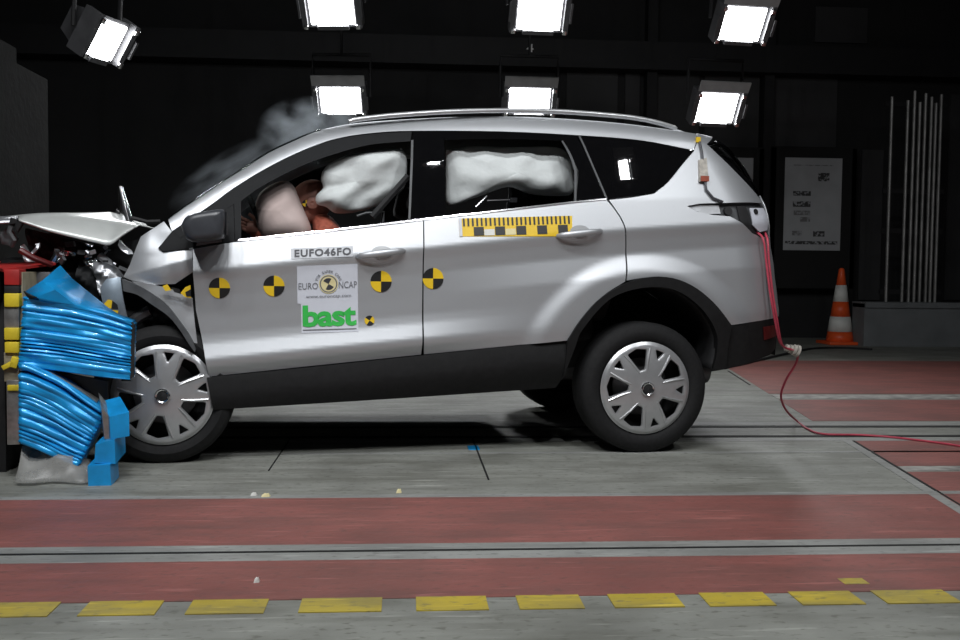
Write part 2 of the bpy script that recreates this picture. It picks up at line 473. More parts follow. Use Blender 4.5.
def finish_poster(args, marks):
    b, pa, pb, za, zb, v, plabel = args
    o = b.build('poster', 'paper', None, smooth=0)
    tag(o, plabel, 'poster')
    for x0, x1, y0, y1, dense in marks:
        mb = MB()
        wbox(mb, pa+(pb-pa)*x0, pa+(pb-pa)*x1, v-0.0075, v-0.006, zb-(zb-za)*y1, zb-(zb-za)*y0)
        mb.build('print', blot(dense), o, smooth=0)
finish_poster(board(769, 152, 857, 288, 'black notice board with pale poster, behind the traffic cone', (783, 158.5, 842.5, 250), 'tall pale poster with small dark pictures on the board behind the cone'),
    [(0.58, 0.78, 0.16, 0.25, 1), (0.15, 0.46, 0.36, 0.41, 1), (0.15, 0.46, 0.47, 0.53, 1), (0.17, 0.46, 0.57, 0.62, 0), (0.28, 0.46, 0.64, 0.69, 0), (0.52, 0.72, 0.79, 0.85, 1), (0.15, 0.32, 0.79, 0.84, 0), (0.03, 0.95, 0.90, 0.935, 1), (0.15, 0.85, 0.075, 0.085, 0)])
finish_poster(board(694, 152, 764, 288, 'black notice board partly hidden behind the tail of the car', (704, 158, 753.5, 245), 'pale poster partly hidden behind the rear window of the car'),
    [(0.1, 0.5, 0.2, 0.3, 1), (0.1, 0.9, 0.5, 0.6, 0)])

# concrete crash block on the left
cb = MB()
p = at_depth(48, 120, 6.5); ue, ve = p.dot(UT), p.dot(VT)
zb1 = at_depth(48, 80, 6.5).z; zb2 = at_depth(20, 50, 6.5).z
blk = empty('crash_block', fl(ue-1.5, ve-0.8, 0))
tag(blk, 'massive dark concrete block behind the crash barrier', 'concrete block')
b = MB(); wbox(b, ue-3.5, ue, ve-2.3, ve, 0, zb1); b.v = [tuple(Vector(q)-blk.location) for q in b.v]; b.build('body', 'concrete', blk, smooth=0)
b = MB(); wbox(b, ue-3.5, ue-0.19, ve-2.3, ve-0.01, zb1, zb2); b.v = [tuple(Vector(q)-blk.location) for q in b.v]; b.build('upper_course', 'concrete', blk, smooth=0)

# ================================================================== FLOOD LAMPS
def lamp(pos, target, label, w=0.6, h=0.40, power=60, group='lit flood lamps hung around the crash track', spin=0.0, visor=True, hang=True):
    pos = Vector(pos); d = (Vector(target)-pos).normalized()
    q = d.to_track_quat('-Z', 'Y')
    r = bpy.data.objects.new('flood_lamp', None); col.objects.link(r)
    r.location = pos; r.rotation_mode = 'QUATERNION'
    r.rotation_quaternion = q @ Matrix.Rotation(spin, 3, 'Z').to_quaternion()
    tag(r, label, 'lamp', group)
    H = MB()           # housing: open-fronted tapering shell
    a, c, D = w/2+0.03, h/2+0.03, 0.32
    H.hexa([(-a*.6, -c*.6, D), (a*.6, -c*.6, D), (a*.6, c*.6, D), (-a*.6, c*.6, D), (-a, -c, 0.012), (a, -c, 0.012), (a, c, 0.012), (-a, c, 0.012)])
    H.build('housing', 'lamp_body', r, smooth=0)
    L = MB(); L.box(-w/2, w/2, -h/2, h/2, 0.0, 0.01); L.build('lens', 'lens', r, smooth=0)
    for sgn in (-1, 1):
        S = MB(); S.box(sgn*(w/2+0.05)-0.025, sgn*(w/2+0.05)+0.025, -h/2-0.02, h/2+0.04, -0.05, 0.10)
        S.box(sgn*(w/2+0.085)-0.01, sgn*(w/2+0.085)+0.01, -h/4, h/4, -0.08, -0.06)
        S.build('side_bracket', 'lamp_body', r, smooth=0)
        for e in (-1, 1):
            B = MB(); B.box(sgn*(w/2+0.04)-0.022, sgn*(w/2+0.04)+0.022, e*h/2-0.022, e*h/2+0.022, -0.075, -0.05, bev=0.006)
            B.build('corner_clip', 'chrome', r)
    Fm = MB(); Fm.box(-w/2+0.06, w/2-0.06, -h/2-0.045, -h/2-0.005, -0.03, 0.05); Fm.build('lower_lip', 'lamp_body', r, smooth=0)
    if visor:
        vz = MB(); vz.box(-w/2-.07, w/2+.07, h/2+.05, h/2+.17, -.03, -.01, mtx=Matrix.Rotation(math.radians(-8), 4, 'X'))
        vz.build('visor', 'visor', r, smooth=0)
    Yk = MB(); Yk.tube([(-w/2-0.1, 0, 0.1), (-w/2-0.1, 0.25, 0.24), (-w/2-0.1, h/2+0.25, 0.32), (w/2+0.1, h/2+0.25, 0.32), (w/2+0.1, 0.25, 0.24), (w/2+0.1, 0, 0.1)], 0.018, 6)
    Yk.build('yoke', 'blackm', r)
    qi = r.rotation_quaternion.inverted()
    if hang:
        top = qi @ (Vector((pos.x, pos.y, 6.5))-pos)
        st = Vector((0, h/2+0.25, 0.32))
        Hg = MB(); Hg.tube([st, Vector((top.x, top.y, top.z))], 0.015, 6); Hg.build('hanger', 'blackm', r)
    ld = bpy.data.lights.new('lamp_beam', 'AREA'); ld.shape = 'RECTANGLE'; ld.size = w; ld.size_y = h
    ld.energy = power; ld.spread = math.radians(130); ld.color = (0.96, 0.98, 1.0)
    lo = bpy.data.objects.new('lamp_beam', ld); lo.location = (0, 0, -0.012); link(lo, r)
    return r
CR = Matrix.Rotation(CAM_YAW, 3, 'Z')
def aim(ax, tau):      # heading (sideways share) and downward tilt of a lamp
    t = math.radians(tau); return CR @ Vector((ax*math.cos(t), -math.sqrt(1-ax*ax)*math.cos(t), -math.sin(t)))
def rig(px, py, d, ax, tau, label, **kw):
    p = at_depth(px, py, d); lamp(p, p+aim(ax, tau), label, power=LAMP_BACK, **kw)
rig(331, 6, 9.6, -.07, 36, 'upper flood lamp over the windscreen smoke', w=.43, h=.37)
rig(540, 10, 9.6, .10, 36, 'upper flood lamp above the numeral four on the beam', w=.42, h=.39)
rig(743, 24, 9.7, .19, 36, 'upper flood lamp nearest the wall panels, tilted towards the car', w=.41, h=.325)
rig(340.5, 100.5, 11.0, -.03, 33, 'lower flood lamp just above the front of the roof rail', w=.44, h=.295)
rig(529.5, 101, 11.2, .07, 33, 'lower flood lamp half hidden behind the middle of the car roof', w=.45, h=.29)
rig(717, 108, 10.8, .18, 33, 'lower flood lamp hanging over the rear end of the roof', w=.42, h=.325)
rig(106, 40, 7.6, .95, 33, 'single flood lamp above the concrete block, turned towards the car', w=.31, h=.29, visor=False)
# the same rows hang on this side of the track
for x, lv in ((-2.2, 'crash barrier'), (-0.95, 'front door'), (-0.60, 'car roof'), (0.7, 'rear door'), (3.0, 'rear bumper')):
    for (yy, zz, nm) in ((1.0, 4.5, 'lower'), (2.0, 5.3, 'upper')):
        lamp((x+(.3 if nm == 'lower' else 0), yy, zz), (x*0.5+0.3, 5.2, 0.5), '%s flood lamp on the driver side of the track, level with the %s' % (nm, lv), w=.09, h=.24, power=LAMP_NEAR, group='flood lamps on the driver side of the track')

# ================================================================== CAR
car = empty('car', CAR_O, CAR_YAW)
tag(car, 'silver crash-tested family car with crushed nose and yellow and black targets', 'car')
W = 1.84
def polyf(pts):
    pts = sorted((tuple(p) for p in pts), key=lambda p: p[0])
    def f(x):
        if x <= pts[0][0]:
            a, b = pts[0], pts[1]
        elif x >= pts[-1][0]:
            a, b = pts[-2], pts[-1]
        else:
            for i in range(len(pts)-1):
                if pts[i][0] <= x <= pts[i+1][0]:
                    a, b = pts[i], pts[i+1]; break
        return a[1]+(b[1]-a[1])*(x-a[0])/(b[0]-a[0])
    return f
def smf(f, h=0.06):      # smoothed version of a polyline function
    return lambda x: (f(x-h)+f(x-h/2)+f(x)+f(x+h/2)+f(x+h))/5
belt = smf(polyf([P0(a, b, .05) for a, b in ((120, 252), (157, 248), (240, 240.5), (407, 221), (443, 217), (573, 202), (606, 199), (700, 197), (765, 201))]))
crs1 = smf(polyf([P0(a, b, .01) for a, b in ((120, 280), (192, 273), (300, 262), (422, 249), (540, 237), (625, 230), (690, 226), (775, 221))]))
crs2 = smf(polyf([P0(a, b, .0) for a, b in ((120, 374), (212, 364), (422, 343), (560, 330), (780, 310))]))
silt = smf(polyf([P0(a, b, .03) for a, b in ((120, 385), (208, 376), (422, 354), (566, 340), (780, 318))]))
roofe = polyf([P0(a, b, .26) for a, b in ((163, 221), (185, 205.5), (207, 191), (240, 169.5), (269, 151), (302, 135.5), (321, 128.5), (353, 122.5), (400, 118.5), (450, 116), (508, 115.3), (560, 117.3), (620, 122), (673, 129), (715, 135.5))])
xr_pts = [P0(779, 390, .17), P0(779, 344, .17), P0(779, 312, .17), P0(774, 274, .17), P0(770, 234, .17), P0(767, 206, .18), P0(755, 188, .25), P0(741, 167, .32), P0(716, 136, .38), P0(706, 124, .40)]
_xr = polyf([(z, x) for x, z in xr_pts])
xr = lambda z: _xr(z)+0.012
RW = (0.0, P0(645, 388, 0)[1])
XA = P0(560, 330, 0)[0]
def sst(a, b, t):
    t = max(0.0, min(1.0, (t-a)/(b-a))); return t*t*(3-2*t)
def prof(z, x):
    zb, c1, c2, sl = belt(x), crs1(x), crs2(x), silt(x)
    k2 = 1-sst(XA-0.85, XA+0.05, x)             # lower crease fades at the rear arch
    pts = [(zb+1.0, .05+.62), (zb+.5, .05+.225), (zb+.3, .05+.115), (zb+.1, .085), (zb, .046), (c1+.004, .008), (c1-.006, .0085), (c1-.05, .018), (c1-.12, .026),
           ((c1+c2)/2, .030*k2+.012*(1-k2)), (c2+.14, .030*k2+.014*(1-k2)), (c2+.10, .025*k2+.0145*(1-k2)), (c2+.06, .0135*k2+.015*(1-k2)), (c2+.02, .0015*k2+.016*(1-k2)), (c2-.01, .005*k2+.018*(1-k2)), (sl, .034*k2+.024*(1-k2)), (sl-.3, .075)]
    for i in range(len(pts)-1):
        if pts[i+1][0] <= z <= pts[i][0] or (i == len(pts)-2):
            a, b = pts[i+1], pts[i]
            t = (z-a[0])/(b[0]-a[0]) if b[0] != a[0] else 0
            return a[1]+(b[1]-a[1])*t
    return pts[0][1]
def Yb(x, z):
    y = sum(prof(z+d, x)*wt for d, wt in ((-.010, .15), (-.005, .22), (0, .26), (.005, .22), (.010, .15)))
    # flare round the rear wheel
    r = math.hypot(x-RW[0], z-RW[1])
    y -= .023*(1-sst(0.59, 0.70, r))*sst(0.2, 0.45, r)
    # rounded rear corner
    R = 0.30
    e = xr(z)-x
    if e < R:
        u = min(0.988, 1-e/R); y += .21*(1-math.sqrt(1-u*u))
    # roll-over into the roof
    e = roofe(x)-z
    if e < .08:
        u = min(0.97, 1-e/.08); y += .05*(1-math.sqrt(1-u*u))
    return y
def P(px, py, off=0.0, yf=None):
    yf = yf or Yb
    y = 0.08
    for _ in range(7):
        x, z = P0(px, py, y); y = 0.5*y+0.5*(yf(x, z)+off)
    return (x, z)
def PP(*pts): return [P(a, b) for a, b in pts]

def panel(name, outline, m, parent=car, yf=None, off=0.0, thick=0.012, sx=0.06, sz=0.022, mirror=True, mats=None):
    """sheet-metal panel: an outline in the car's side view laid on the body surface y = yf(x, z)"""
    yf = yf or Yb
    fs = lambda x, z: yf(x, z)+off
    pts = []
    n = len(outline)
    for i in range(n):
        a, b = Vector(outline[i][:2]), Vector(outline[(i+1) % n][:2])
        L = (b-a).length
        if L < 1e-5: continue
        k = max(1, int(L/0.05))
        for j in range(k): pts.append(a+(b-a)*(j/k))
    bm = bmesh.new()
    bv = [bm.verts.new((p.x, 0, p.y)) for p in pts]
    bm.faces.new(bv)
    xs = [p.x for p in pts]; zs = [p.y for p in pts]
    for lo, hi, st, nrm in ((min(xs), max(xs), sx, (1, 0, 0)), (min(zs), max(zs), sz, (0, 0, 1))):
        k = math.ceil(lo/st)
        while k*st < hi:
            co = (k*st, 0, 0) if nrm[0] else (0, 0, k*st)
            bmesh.ops.bisect_plane(bm, geom=bm.verts[:]+bm.edges[:]+bm.faces[:], plane_co=co, plane_no=nrm, dist=1e-5)
            k += 1
    bmesh.ops.triangulate(bm, faces=[f for f in bm.faces if len(f.verts) > 4])
    bm.verts.index_update()
    V = [(v.co.x, fs(v.co.x, v.co.z), v.co.z) for v in bm.verts]
    h = 0.004
    Nn = []
    for x, y, z in V:
        g = Vector(((fs(x+h, z)-fs(x-h, z))/(2*h), -1, (fs(x, z+h)-fs(x, z-h))/(2*h))); Nn.append(g.normalized())
    faces = []
    bm.normal_update()
    for f in bm.faces:
        idx = [v.index for v in f.verts]
        faces.append(idx if f.normal.y < 0 else idx[::-1])
    bnd = []
    for f in faces:
        for i in range(len(f)): bnd.append((f[i], f[(i+1) % len(f)]))
    s = set(bnd)
    bnd = [e for e in bnd if (e[1], e[0]) not in s]
    bm.free()
    nv = len(V)
    back = [(x+nn.x*-thick*0.0, y+thick, z) for (x, y, z), nn in zip(V, Nn)]
    allv = V+back
    nf = len(faces)
    allf = faces+[[i+nv for i in f[::-1]] for f in faces]+[[e[1], e[0], e[0]+nv, e[1]+nv] for e in bnd]
    outs = []
    for far in ((False, True) if mirror else (False,)):
        vv = [(x, W-y, z) for x, y, z in allv] if far else allv
        ff = [f[::-1] for f in allf] if far else allf
        me = bpy.data.meshes.new(name)
        me.from_pydata(vv, [], ff)
        me.materials.append(M[m])
        me.polygons.foreach_set('use_smooth', [True]*len(me.polygons))
        nl = []
        for pi, poly in enumerate(me.polygons):
            for vi in poly.vertices:
                if pi < nf:
                    g = Nn[vi]; nl.append((g.x, -g.y if far else g.y, g.z))
                elif pi < 2*nf:
                    g = Nn[vi-nv]; nl.append((-g.x, g.y if far else -g.y, -g.z))
                else: nl.append(tuple(poly.normal))
        me.normals_split_custom_set(nl)
        o = bpy.data.objects.new(name, me)
        par = parent
        if isinstance(parent, (list, tuple)): par = parent[1 if far else 0]
        outs.append(link(o, par))
    return outs

def cv(*pts, n=4): return [tuple(q) for q in crv(PP(*pts), n)]
def rear_edge(za, zb, n=10): return [(xr(za+(zb-za)*i/n)-0.004, za+(zb-za)*i/n) for i in range(n+1)]

# --- doors
fd = panel('front_door', cv((193, 249), (240, 241.5), (330, 231.5), (423, 220))+PP((422.7, 260), (422.4, 342), (421, 354.5))+cv((421, 354.5), (310, 366), (209, 376.5))+PP((204, 350), (196, 310), (193, 273)), 'silver', sx=.05, sz=.015)
rd = panel('rear_door', cv((424.2, 219.5), (500, 211), (573, 202.5), (606, 199.5))+cv((606, 199.5), (614, 209), (622, 222), (625.2, 236), (625.5, 260), (625, 281.5))+cv((625, 281.5), (602.5, 296), (580.6, 319), (567, 340))+PP((567, 340.5), (424, 354.3), (424, 342), (424, 260)), 'silver', sx=.022, sz=.015)
# --- rear quarter with the emptied tail-lamp recess cut out
z_lo = P(779, 316)[1]; z_no = P(768, 235)[1]
quarter = panel('rear_quarter_panel', cv((609, 200), (632, 197.5), (654, 193.8))+cv((654, 193.8), (668, 182.5), (683, 164), (694, 151.5))+PP((698, 133), (714, 136.5), (707, 144))+cv((707, 144), (733, 169), (757, 194.5))+PP((763, 203), (748, 202.3), (720, 203), (700, 203.5), (687, 206), (697, 211.5), (713, 215), (730, 216.5), (742, 223), (752, 233), (760, 237))
    +rear_edge(z_no-0.01, z_lo)+PP((731, 325))+cv((731, 325), (712, 302), (690, 285), (665, 277), (645, 277.5), (626.7, 280.5))+cv((626.7, 280.5), (627, 260), (626.5, 236), (623.5, 222), (615.5, 209), (609, 200)), 'silver', sx=.022, sz=.015)
# --- A-pillar, cant rail
cant = panel('body_side_frame', cv((168, 219), (185, 207), (207, 192.5), (240, 171), (269, 152.5), (302, 137), (321, 130), (353, 124), (400, 120), (450, 117.5), (508, 116.8), (560, 118.8), (620, 123.5), (673, 130.5), (697, 133.5))
    +PP((693.5, 150))+cv((693.5, 150), (640, 140), (577, 135), (500, 131.2), (414, 130.6), (370, 133), (334, 139), (302, 150.5), (269, 166.5), (234, 187.5), (211, 204.5), (172, 231)), 'silver', sz=0.012)
# --- window frames and glass
ff = panel('front_window_frame', cv((173, 231.5), (211, 205.5), (234, 188.5), (269, 167.3), (302, 151.3), (334, 139.8), (370, 133.8), (412, 131.5))+PP((410.5, 141))+cv((410.5, 141), (370, 144.5), (334, 154), (300, 166.5), (262, 186), (241, 201))+PP((241, 240.5), (235, 241.2), (234, 204))+cv((234, 204), (211, 218), (180, 238)), 'trim', off=.004)
qtr = panel('mirror_base', PP((158, 248), (172, 231.5), (182, 236.5), (211, 217.5), (233.5, 204.5), (234.5, 241), (205, 246), (163, 251.5)), 'trim', off=.006)
panel('belt_moulding', PP((238, 239.3), (330, 229.6), (424, 218.4), (424, 220), (330, 231.3), (238, 241.2)), 'chrome', off=-.006, thick=.01)
panel('belt_moulding', PP((424.5, 218.2), (500, 209.8), (573, 201.3), (606, 198.3), (606, 199.6), (573, 202.7), (500, 211.3), (424.5, 219.8)), 'chrome', off=-.006, thick=.01)
panel('center_pillar', PP((413.5, 131.2), (444, 131.3), (445, 217), (427, 219), (409.5, 221), (411.5, 141)), 'black', off=.003)
panel('seal_strip', PP((411.2, 140), (413.4, 140), (410.3, 220.5), (408.2, 220.7)), 'gclad', off=-.004, thick=.01)
panel('rear_window_frame', cv((444, 131.6), (500, 132), (577, 135.8))+PP((606, 198.6), (577, 202), (578.5, 171))+cv((578.5, 171), (565, 140.5))+cv((565, 140.5), (500, 138.8), (446, 139.6))+PP((444.5, 139.6)), 'black', off=.004)
panel('seal_strip', cv((563, 140.4), (572, 156), (577, 171))+PP((576.3, 201.5), (574.3, 201.7))+cv((574.6, 171), (570, 156.5), (561.5, 141)), 'gclad', off=.0, thick=.01)
panel('seal_strip', PP((578.5, 136), (580.3, 136), (607.5, 198.6), (605.8, 198.8)), 'gclad', off=-.003, thick=.01)
panel('quarter_glass', cv((580.5, 136.5), (640, 141), (684, 148.3))+cv((684, 148.3), (692, 151), (689.5, 156), (678, 170), (666, 183), (653, 193))+PP((607.5, 199)), 'black', off=.004)
# --- tail window wrapping round the corner
za, zb = P(756, 193)[1], P(712, 139)[1]
panel('tailgate_glass_edge', rear_edge(za, zb)[::-1]+PP((707.6, 144.4))+cv((707.6, 144.4), (733, 169), (757, 194)), 'black', off=.003)
# --- lower cladding
def Ys(x, z):
    t = max(0, (silt(x)-z)/0.22)
    return .020+.012*math.sin(min(1, t)*math.pi)*-1+.09*max(0, t-.45)**1.5
panel('sill_cladding', PP((207, 377.3), (310, 367), (422, 355.2), (567, 341), (564, 376), (557, 388.5), (400, 398), (214, 409)), 'clad', yf=Ys)
arch_o = [(567, 340.5), (580.6, 319), (602.5, 296), (634, 280), (665, 277), (690, 285), (712, 302), (731, 326)]
arch_i = [(712, 369), (716, 350), (714.5, 331), (699, 307), (674, 290), (643, 287.5), (609, 299), (582, 329), (575, 345), (563, 377)]
panel('rear_arch_cladding', cv(*arch_o)+cv((731, 326), (727, 345), (725, 369))+cv(*arch_i), 'clad', off=-.016, thick=.05)
zlo2 = P(770, 355)[1]
panel('rear_bumper', PP((731.5, 326))+rear_edge(z_lo-0.003, P(779, 345)[1])+PP((770, 355), (745, 364), (727, 369), (716, 369.5), (717, 350), (722, 330)), 'clad', off=.002)
panel('rear_reflector', PP((763, 327), (775, 325), (776, 336), (764, 340)), 'dred', off=-.004, thick=.006)

# --- tail-lamp recess with its leftovers
rec = panel('tail_lamp_recess', PP((688, 206), (700, 203), (748, 202), (764, 203))+rear_edge(P(766, 206)[1], P(768, 236)[1], 5)+PP((760, 237), (742, 224), (728, 217), (700, 213)), 'gclad', off=.03, thick=.03)
panel('lamp_lens', PP((690, 206.5), (701, 204.5), (720, 205), (722, 213.5), (708, 214), (698, 211)), 'lensfrag', parent=rec, off=.018, thick=.01)
panel('lamp_bracket', PP((750, 208), (764, 208), (768, 216), (768, 230), (760, 232), (753, 225)), 'stick_w', parent=rec, off=.004, thick=.01)
for (px, py, r_) in ((728.5, 211, .022), (756, 211.5, .015)):
    c = P(px, py); ol = [(c[0]+r_*math.cos(a*math.pi/8), c[1]+r_*math.sin(a*math.pi/8)) for a in range(16)]
    panel('bulb_socket', ol, 'blackm', parent=rec, off=-.0, thick=.02)
panel('dark_gap', PP((738, 206), (747, 206), (753, 226), (758, 234), (748, 229), (741, 220)), 'blackm', parent=rec, off=.015, thick=.01)

# --- crumpled front wing
_fa, _fb = P0(137, 273, .05), P0(168, 265, .05)
def Yc(x, z):
    y = .05+0.3*Yb(x, z)
    fold = z-(_fa[1]+(_fb[1]-_fa[1])*(x-_fa[0])/(_fb[0]-_fa[0]))       # one sharp fold across the wing
    y += .25*fold*(1 if fold > 0 else -1.1)*.6+.5*max(0, P0(150, 250, .05)[0]-x)**2*3
    return y+noise.noise(Vector((x*4, 3.3, z*5)))*.03+noise.noise(Vector((x*11, 7.3, z*9)))*.008
panel('front_wing', PP((164, 221.5), (171.5, 231.5), (158, 247.5), (162, 252), (192, 249.5), (192, 272), (174, 284), (150, 285), (131, 281), (121, 277), (128, 265), (135, 248), (140.5, 236.5)), 'silver', yf=Yc, sx=.012, sz=.008)
def Yc2(x, z): return .035+noise.noise(Vector((x*6, 1.3, z*5)))*.02+noise.noise(Vector((x*14, 5.3, z*11)))*.006
panel('wing_lower_piece', PP((131, 281.5), (150, 284), (170, 289), (192, 298), (194.5, 322), (198, 351), (190, 335), (181, 322), (169, 306.5), (157, 297), (138, 286)), 'silver', yf=Yc2, sx=.02, sz=.02)
panel('front_arch_cladding', cv((122, 279), (138, 285.5), (157.5, 297), (169, 306.6), (181, 322), (190, 335), (196, 349))+cv((195, 352), (189, 343), (180, 329), (169, 316), (153, 305), (138, 295), (124, 291)), 'gclad', yf=Yc2, off=-.03, thick=.05, sx=.03, sz=.03)
panel('bumper_fragment', PP((101, 288), (107, 279), (121, 277), (124, 296), (128, 318), (116, 312), (105, 305)), 'bluegrey', yf=lambda x, z: -.03+6*(x-P0(112, 297, 0)[0])**2+2*(z-P0(112, 297, 0)[1])**2, sx=.02, sz=.02, mirror=False)
# wheel wells
def well(px_arc, y0, y1, name='wheel_arch_liner'):
    pts = [P0(a, b, .03) for a, b in px_arc]
    for s in (0, 1):
        b = MB()
        f = (lambda y: W-y) if s else (lambda y: y)
        b.grid([[(x, f(y0+(y1-y0)*j/4), z) for j in range(5)] for x, z in [tuple(q) for q in crv(pts, 3)]])
        b.add([(x, f(y1), z) for x, z in pts], [list(range(len(pts)))])
        b.build(name, 'blackm', car, thick=0.006)
well([(712, 369), (716, 350), (714.5, 331), (699, 307), (674, 290), (643, 287.5), (609, 299), (582, 329), (575, 345), (563, 380)], .04, .55)
well([(209, 400), (198, 352), (180, 327), (153, 303), (124, 290), (100, 300), (90, 330)], .14, .55)

# --- roof, windscreen, tailgate
def edge_pt(px, py):
    x, z = P(px, py); return Vector((x, Yb(x, z), z))
ros = crv([edge_pt(a, b) for a, b in ((321, 130), (353, 124), (400, 120), (450, 117.5), (508, 116.8), (560, 118.8), (620, 123.5), (673, 130.5), (714, 136.5))], 4)
def span(name, edge, m, crown, push=(0, 0, 1), n=14, thick=.006, inset=0.0):
    b = MB()
    pv = Vector(push).normalized()
    rows = []
    for e in edge:
        r = []
        for j in range(n+1):
            t = j/n
            y = e.y+inset+(W-2*(e.y+inset))*t
            c = crown*(1-(abs(2*t-1))**2.5)
            r.append(Vector((e.x, y, e.z))+pv*c)
        rows.append(r)
    b.grid(rows)
    return b.build(name, m, car, thick=thick)
span('roof', ros, 'silver', .035)
wse = crv([edge_pt(a, b) for a, b in ((168, 219.5), (185, 207), (207, 192.5), (240, 171), (269, 152.5), (302, 137), (321, 130))], 3)
span('windscreen', wse, 'screen', .045, (-.5, 0, .8), inset=-.002)
def rear_pts(z0, z1, n):
    out = []
    for i in range(n+1):
        z = z0+(z1-z0)*i/n; x = xr(z)-.004; out.append(Vector((x, Yb(x, z), z)))
    return out
z_roof = P(714, 136.5)[1]; z_win = P(757, 194)[1]
span('tailgate_glass', rear_pts(z_win, z_roof, 10), 'black', .05, (1, 0, 0.2))
span('tailgate', rear_pts(z_lo, z_win, 12), 'silver', .05, (1, 0, 0))
span('rear_bumper_center', rear_pts(P(779, 350)[1]-.03, z_lo, 6), 'clad', .07, (1, 0, 0))
# roof rails
for s in (0, 1):
    path = []
    for a, bb in ((349, 121.5), (360, 119), (400, 114.8), (454, 111.5), (508, 110.5), (552, 111.3), (590, 113.6), (630, 117.3), (655, 122), (672, 127), (676, 129.5)):
        x, z = P0(a, bb, .29); path.append(Vector((x, W-.29 if s else .29, z)))
    b = MB(); b.tube(crv(path, 4), .013, 10); b.build('roof_rail', 'cover', car)
    for px in (356, 510, 668):
        pass
b = MB()
sp = [edge_pt(690, 132.5), edge_pt(714, 137.5)]
b.grid([[(sp[0].x-.02, .36+(W-.72)*j/6, sp[0].z+.03) for j in range(7)], [(sp[1].x+.01, .38+(W-.76)*j/6, sp[1].z+.008) for j in range(7)], [(sp[1].x-.02, .38+(W-.76)*j/6, sp[1].z-.02) for j in range(7)]])
b.build('tail_spoiler', 'silver', car, thick=.012)

# --- underbody, interior shell
zu0 = P0(240, 405, .12)[1]; zu1 = P0(545, 388, .12)[1]
xu0, xu1 = P0(225, 405, .12)[0], P0(560, 388, .12)[0]
b = MB()
b.hexa([(xu0, .16, zu0+.01), (xu1, .16, zu1+.01), (xu1, W-.16, zu1+.01), (xu0, W-.16, zu0+.01), (xu0, .16, zu0+.18), (xu1, .16, zu1+.18), (xu1, W-.16, zu1+.18), (xu0, W-.16, zu0+.18)])
b.build('underbody', 'inner', car, smooth=0)
b = MB(); b.box(xu1-.02, xr(.5)-.12, .56, W-.56, .42, .75); b.box(xu1+.1, xr(.9)-.2, .25, W-.25, .86, .92)
b.build('luggage_floor', 'inner', car, smooth=0)
b = MB(); b.box(-.35, .3, .75, 1.1, .30, .45, bev=.03); b.tube([(-.03, .2, .36), (-.03, W-.2, .36)], .04, 10)
b.build('rear_axle', 'steel', car)
b = MB(); b.tube([(-.1, .62, .40), (.35, .62, .38), (.6, .62, .36)], .07, 12); b.build('silencer', 'steel', car)
xd = P0(225, 250, .3)[0]
b = MB()
b.hexa([(xd-.35, .15, .45), (xd+.05, .15, .45), (xd+.05, W-.15, .45), (xd-.35, W-.15, .45), (xd-.30, .15, 1.02), (xd+.16, .15, 1.0), (xd+.16, W-.15, 1.0), (xd-.30, W-.15, 1.02)])
b.build('dashboard', 'inner', car)
for s in (0, 1):
    b = MB(); f = (lambda y: W-y) if s else (lambda y: y)
    x0_, x1_ = P0(205, 300, .1)[0], P0(560, 300, .1)[0]
    b.hexa([(x0_, f(.09), zu0+.15), (x1_, f(.09), zu1+.12), (x1_, f(.15), zu1+.12), (x0_, f(.15), zu0+.15), (x0_, f(.11), belt(x0_)-.05), (x1_, f(.11), belt(x1_)-.05), (x1_, f(.15), belt(x1_)-.05), (x0_, f(.15), belt(x0_)-.05)])
    b.build('door_lining', 'inner', car, smooth=0)
b = MB(); b.grid([[(x, .3+(W-.6)*j/6, roofe(x)-.05) for j in range(7)] for x in [ros[0].x+(ros[-1].x-ros[0].x-.1)*i/10 for i in range(11)]])
b.build('headlining', 'inner', car, thick=.01)
def seat(xc, y0, y1, zc, name='seat', back=.62):
    e = bpy.data.objects.new(name, None); link(e, car); e.location = (xc, (y0+y1)/2, zc)
    hw = (y1-y0)/2
    b = MB(); b.box(-.28, .25, -hw, hw, -.12, .06, bev=.05); b.build('cushion', 'seat', e)
    b = MB(); b.box(-.07, .07, -hw, hw, 0, back, mtx=Matrix.Translation((.24, 0, 0)) @ Matrix.Rotation(math.radians(18), 4, 'Y'), bev=.045); b.build('backrest', 'seat', e)
    b = MB(); b.box(-.05, .05, -.13, .13, back+.03, back+.22, mtx=Matrix.Translation((.24, 0, 0)) @ Matrix.Rotation(math.radians(14), 4, 'Y'), bev=.04); b.build('headrest', 'seat', e)
xs_ = P0(345, 230, .5)[0]
seat(xs_-.02, .28, .80, .62); seat(xs_-.02, W-.80, W-.28, .62)
seat(P0(540, 230, .5)[0], .25, W-.25, .68, 'rear_bench', .50)
# steering wheel
b = MB()
c = Vector((P0(262, 225, .5)[0], .5, P0(262, 225, .5)[1]))
R_ = Matrix.Rotation(math.radians(65), 3, 'Y')
b.tube([c+R_ @ Vector((.17*math.cos(a*math.pi/12), .17*math.sin(a*math.pi/12), 0)) for a in range(25)], .014, 6)
b.tube([c, c+Vector((-.35, 0, -.12))], .03, 6)
b.build('steering_wheel', 'inner', car)

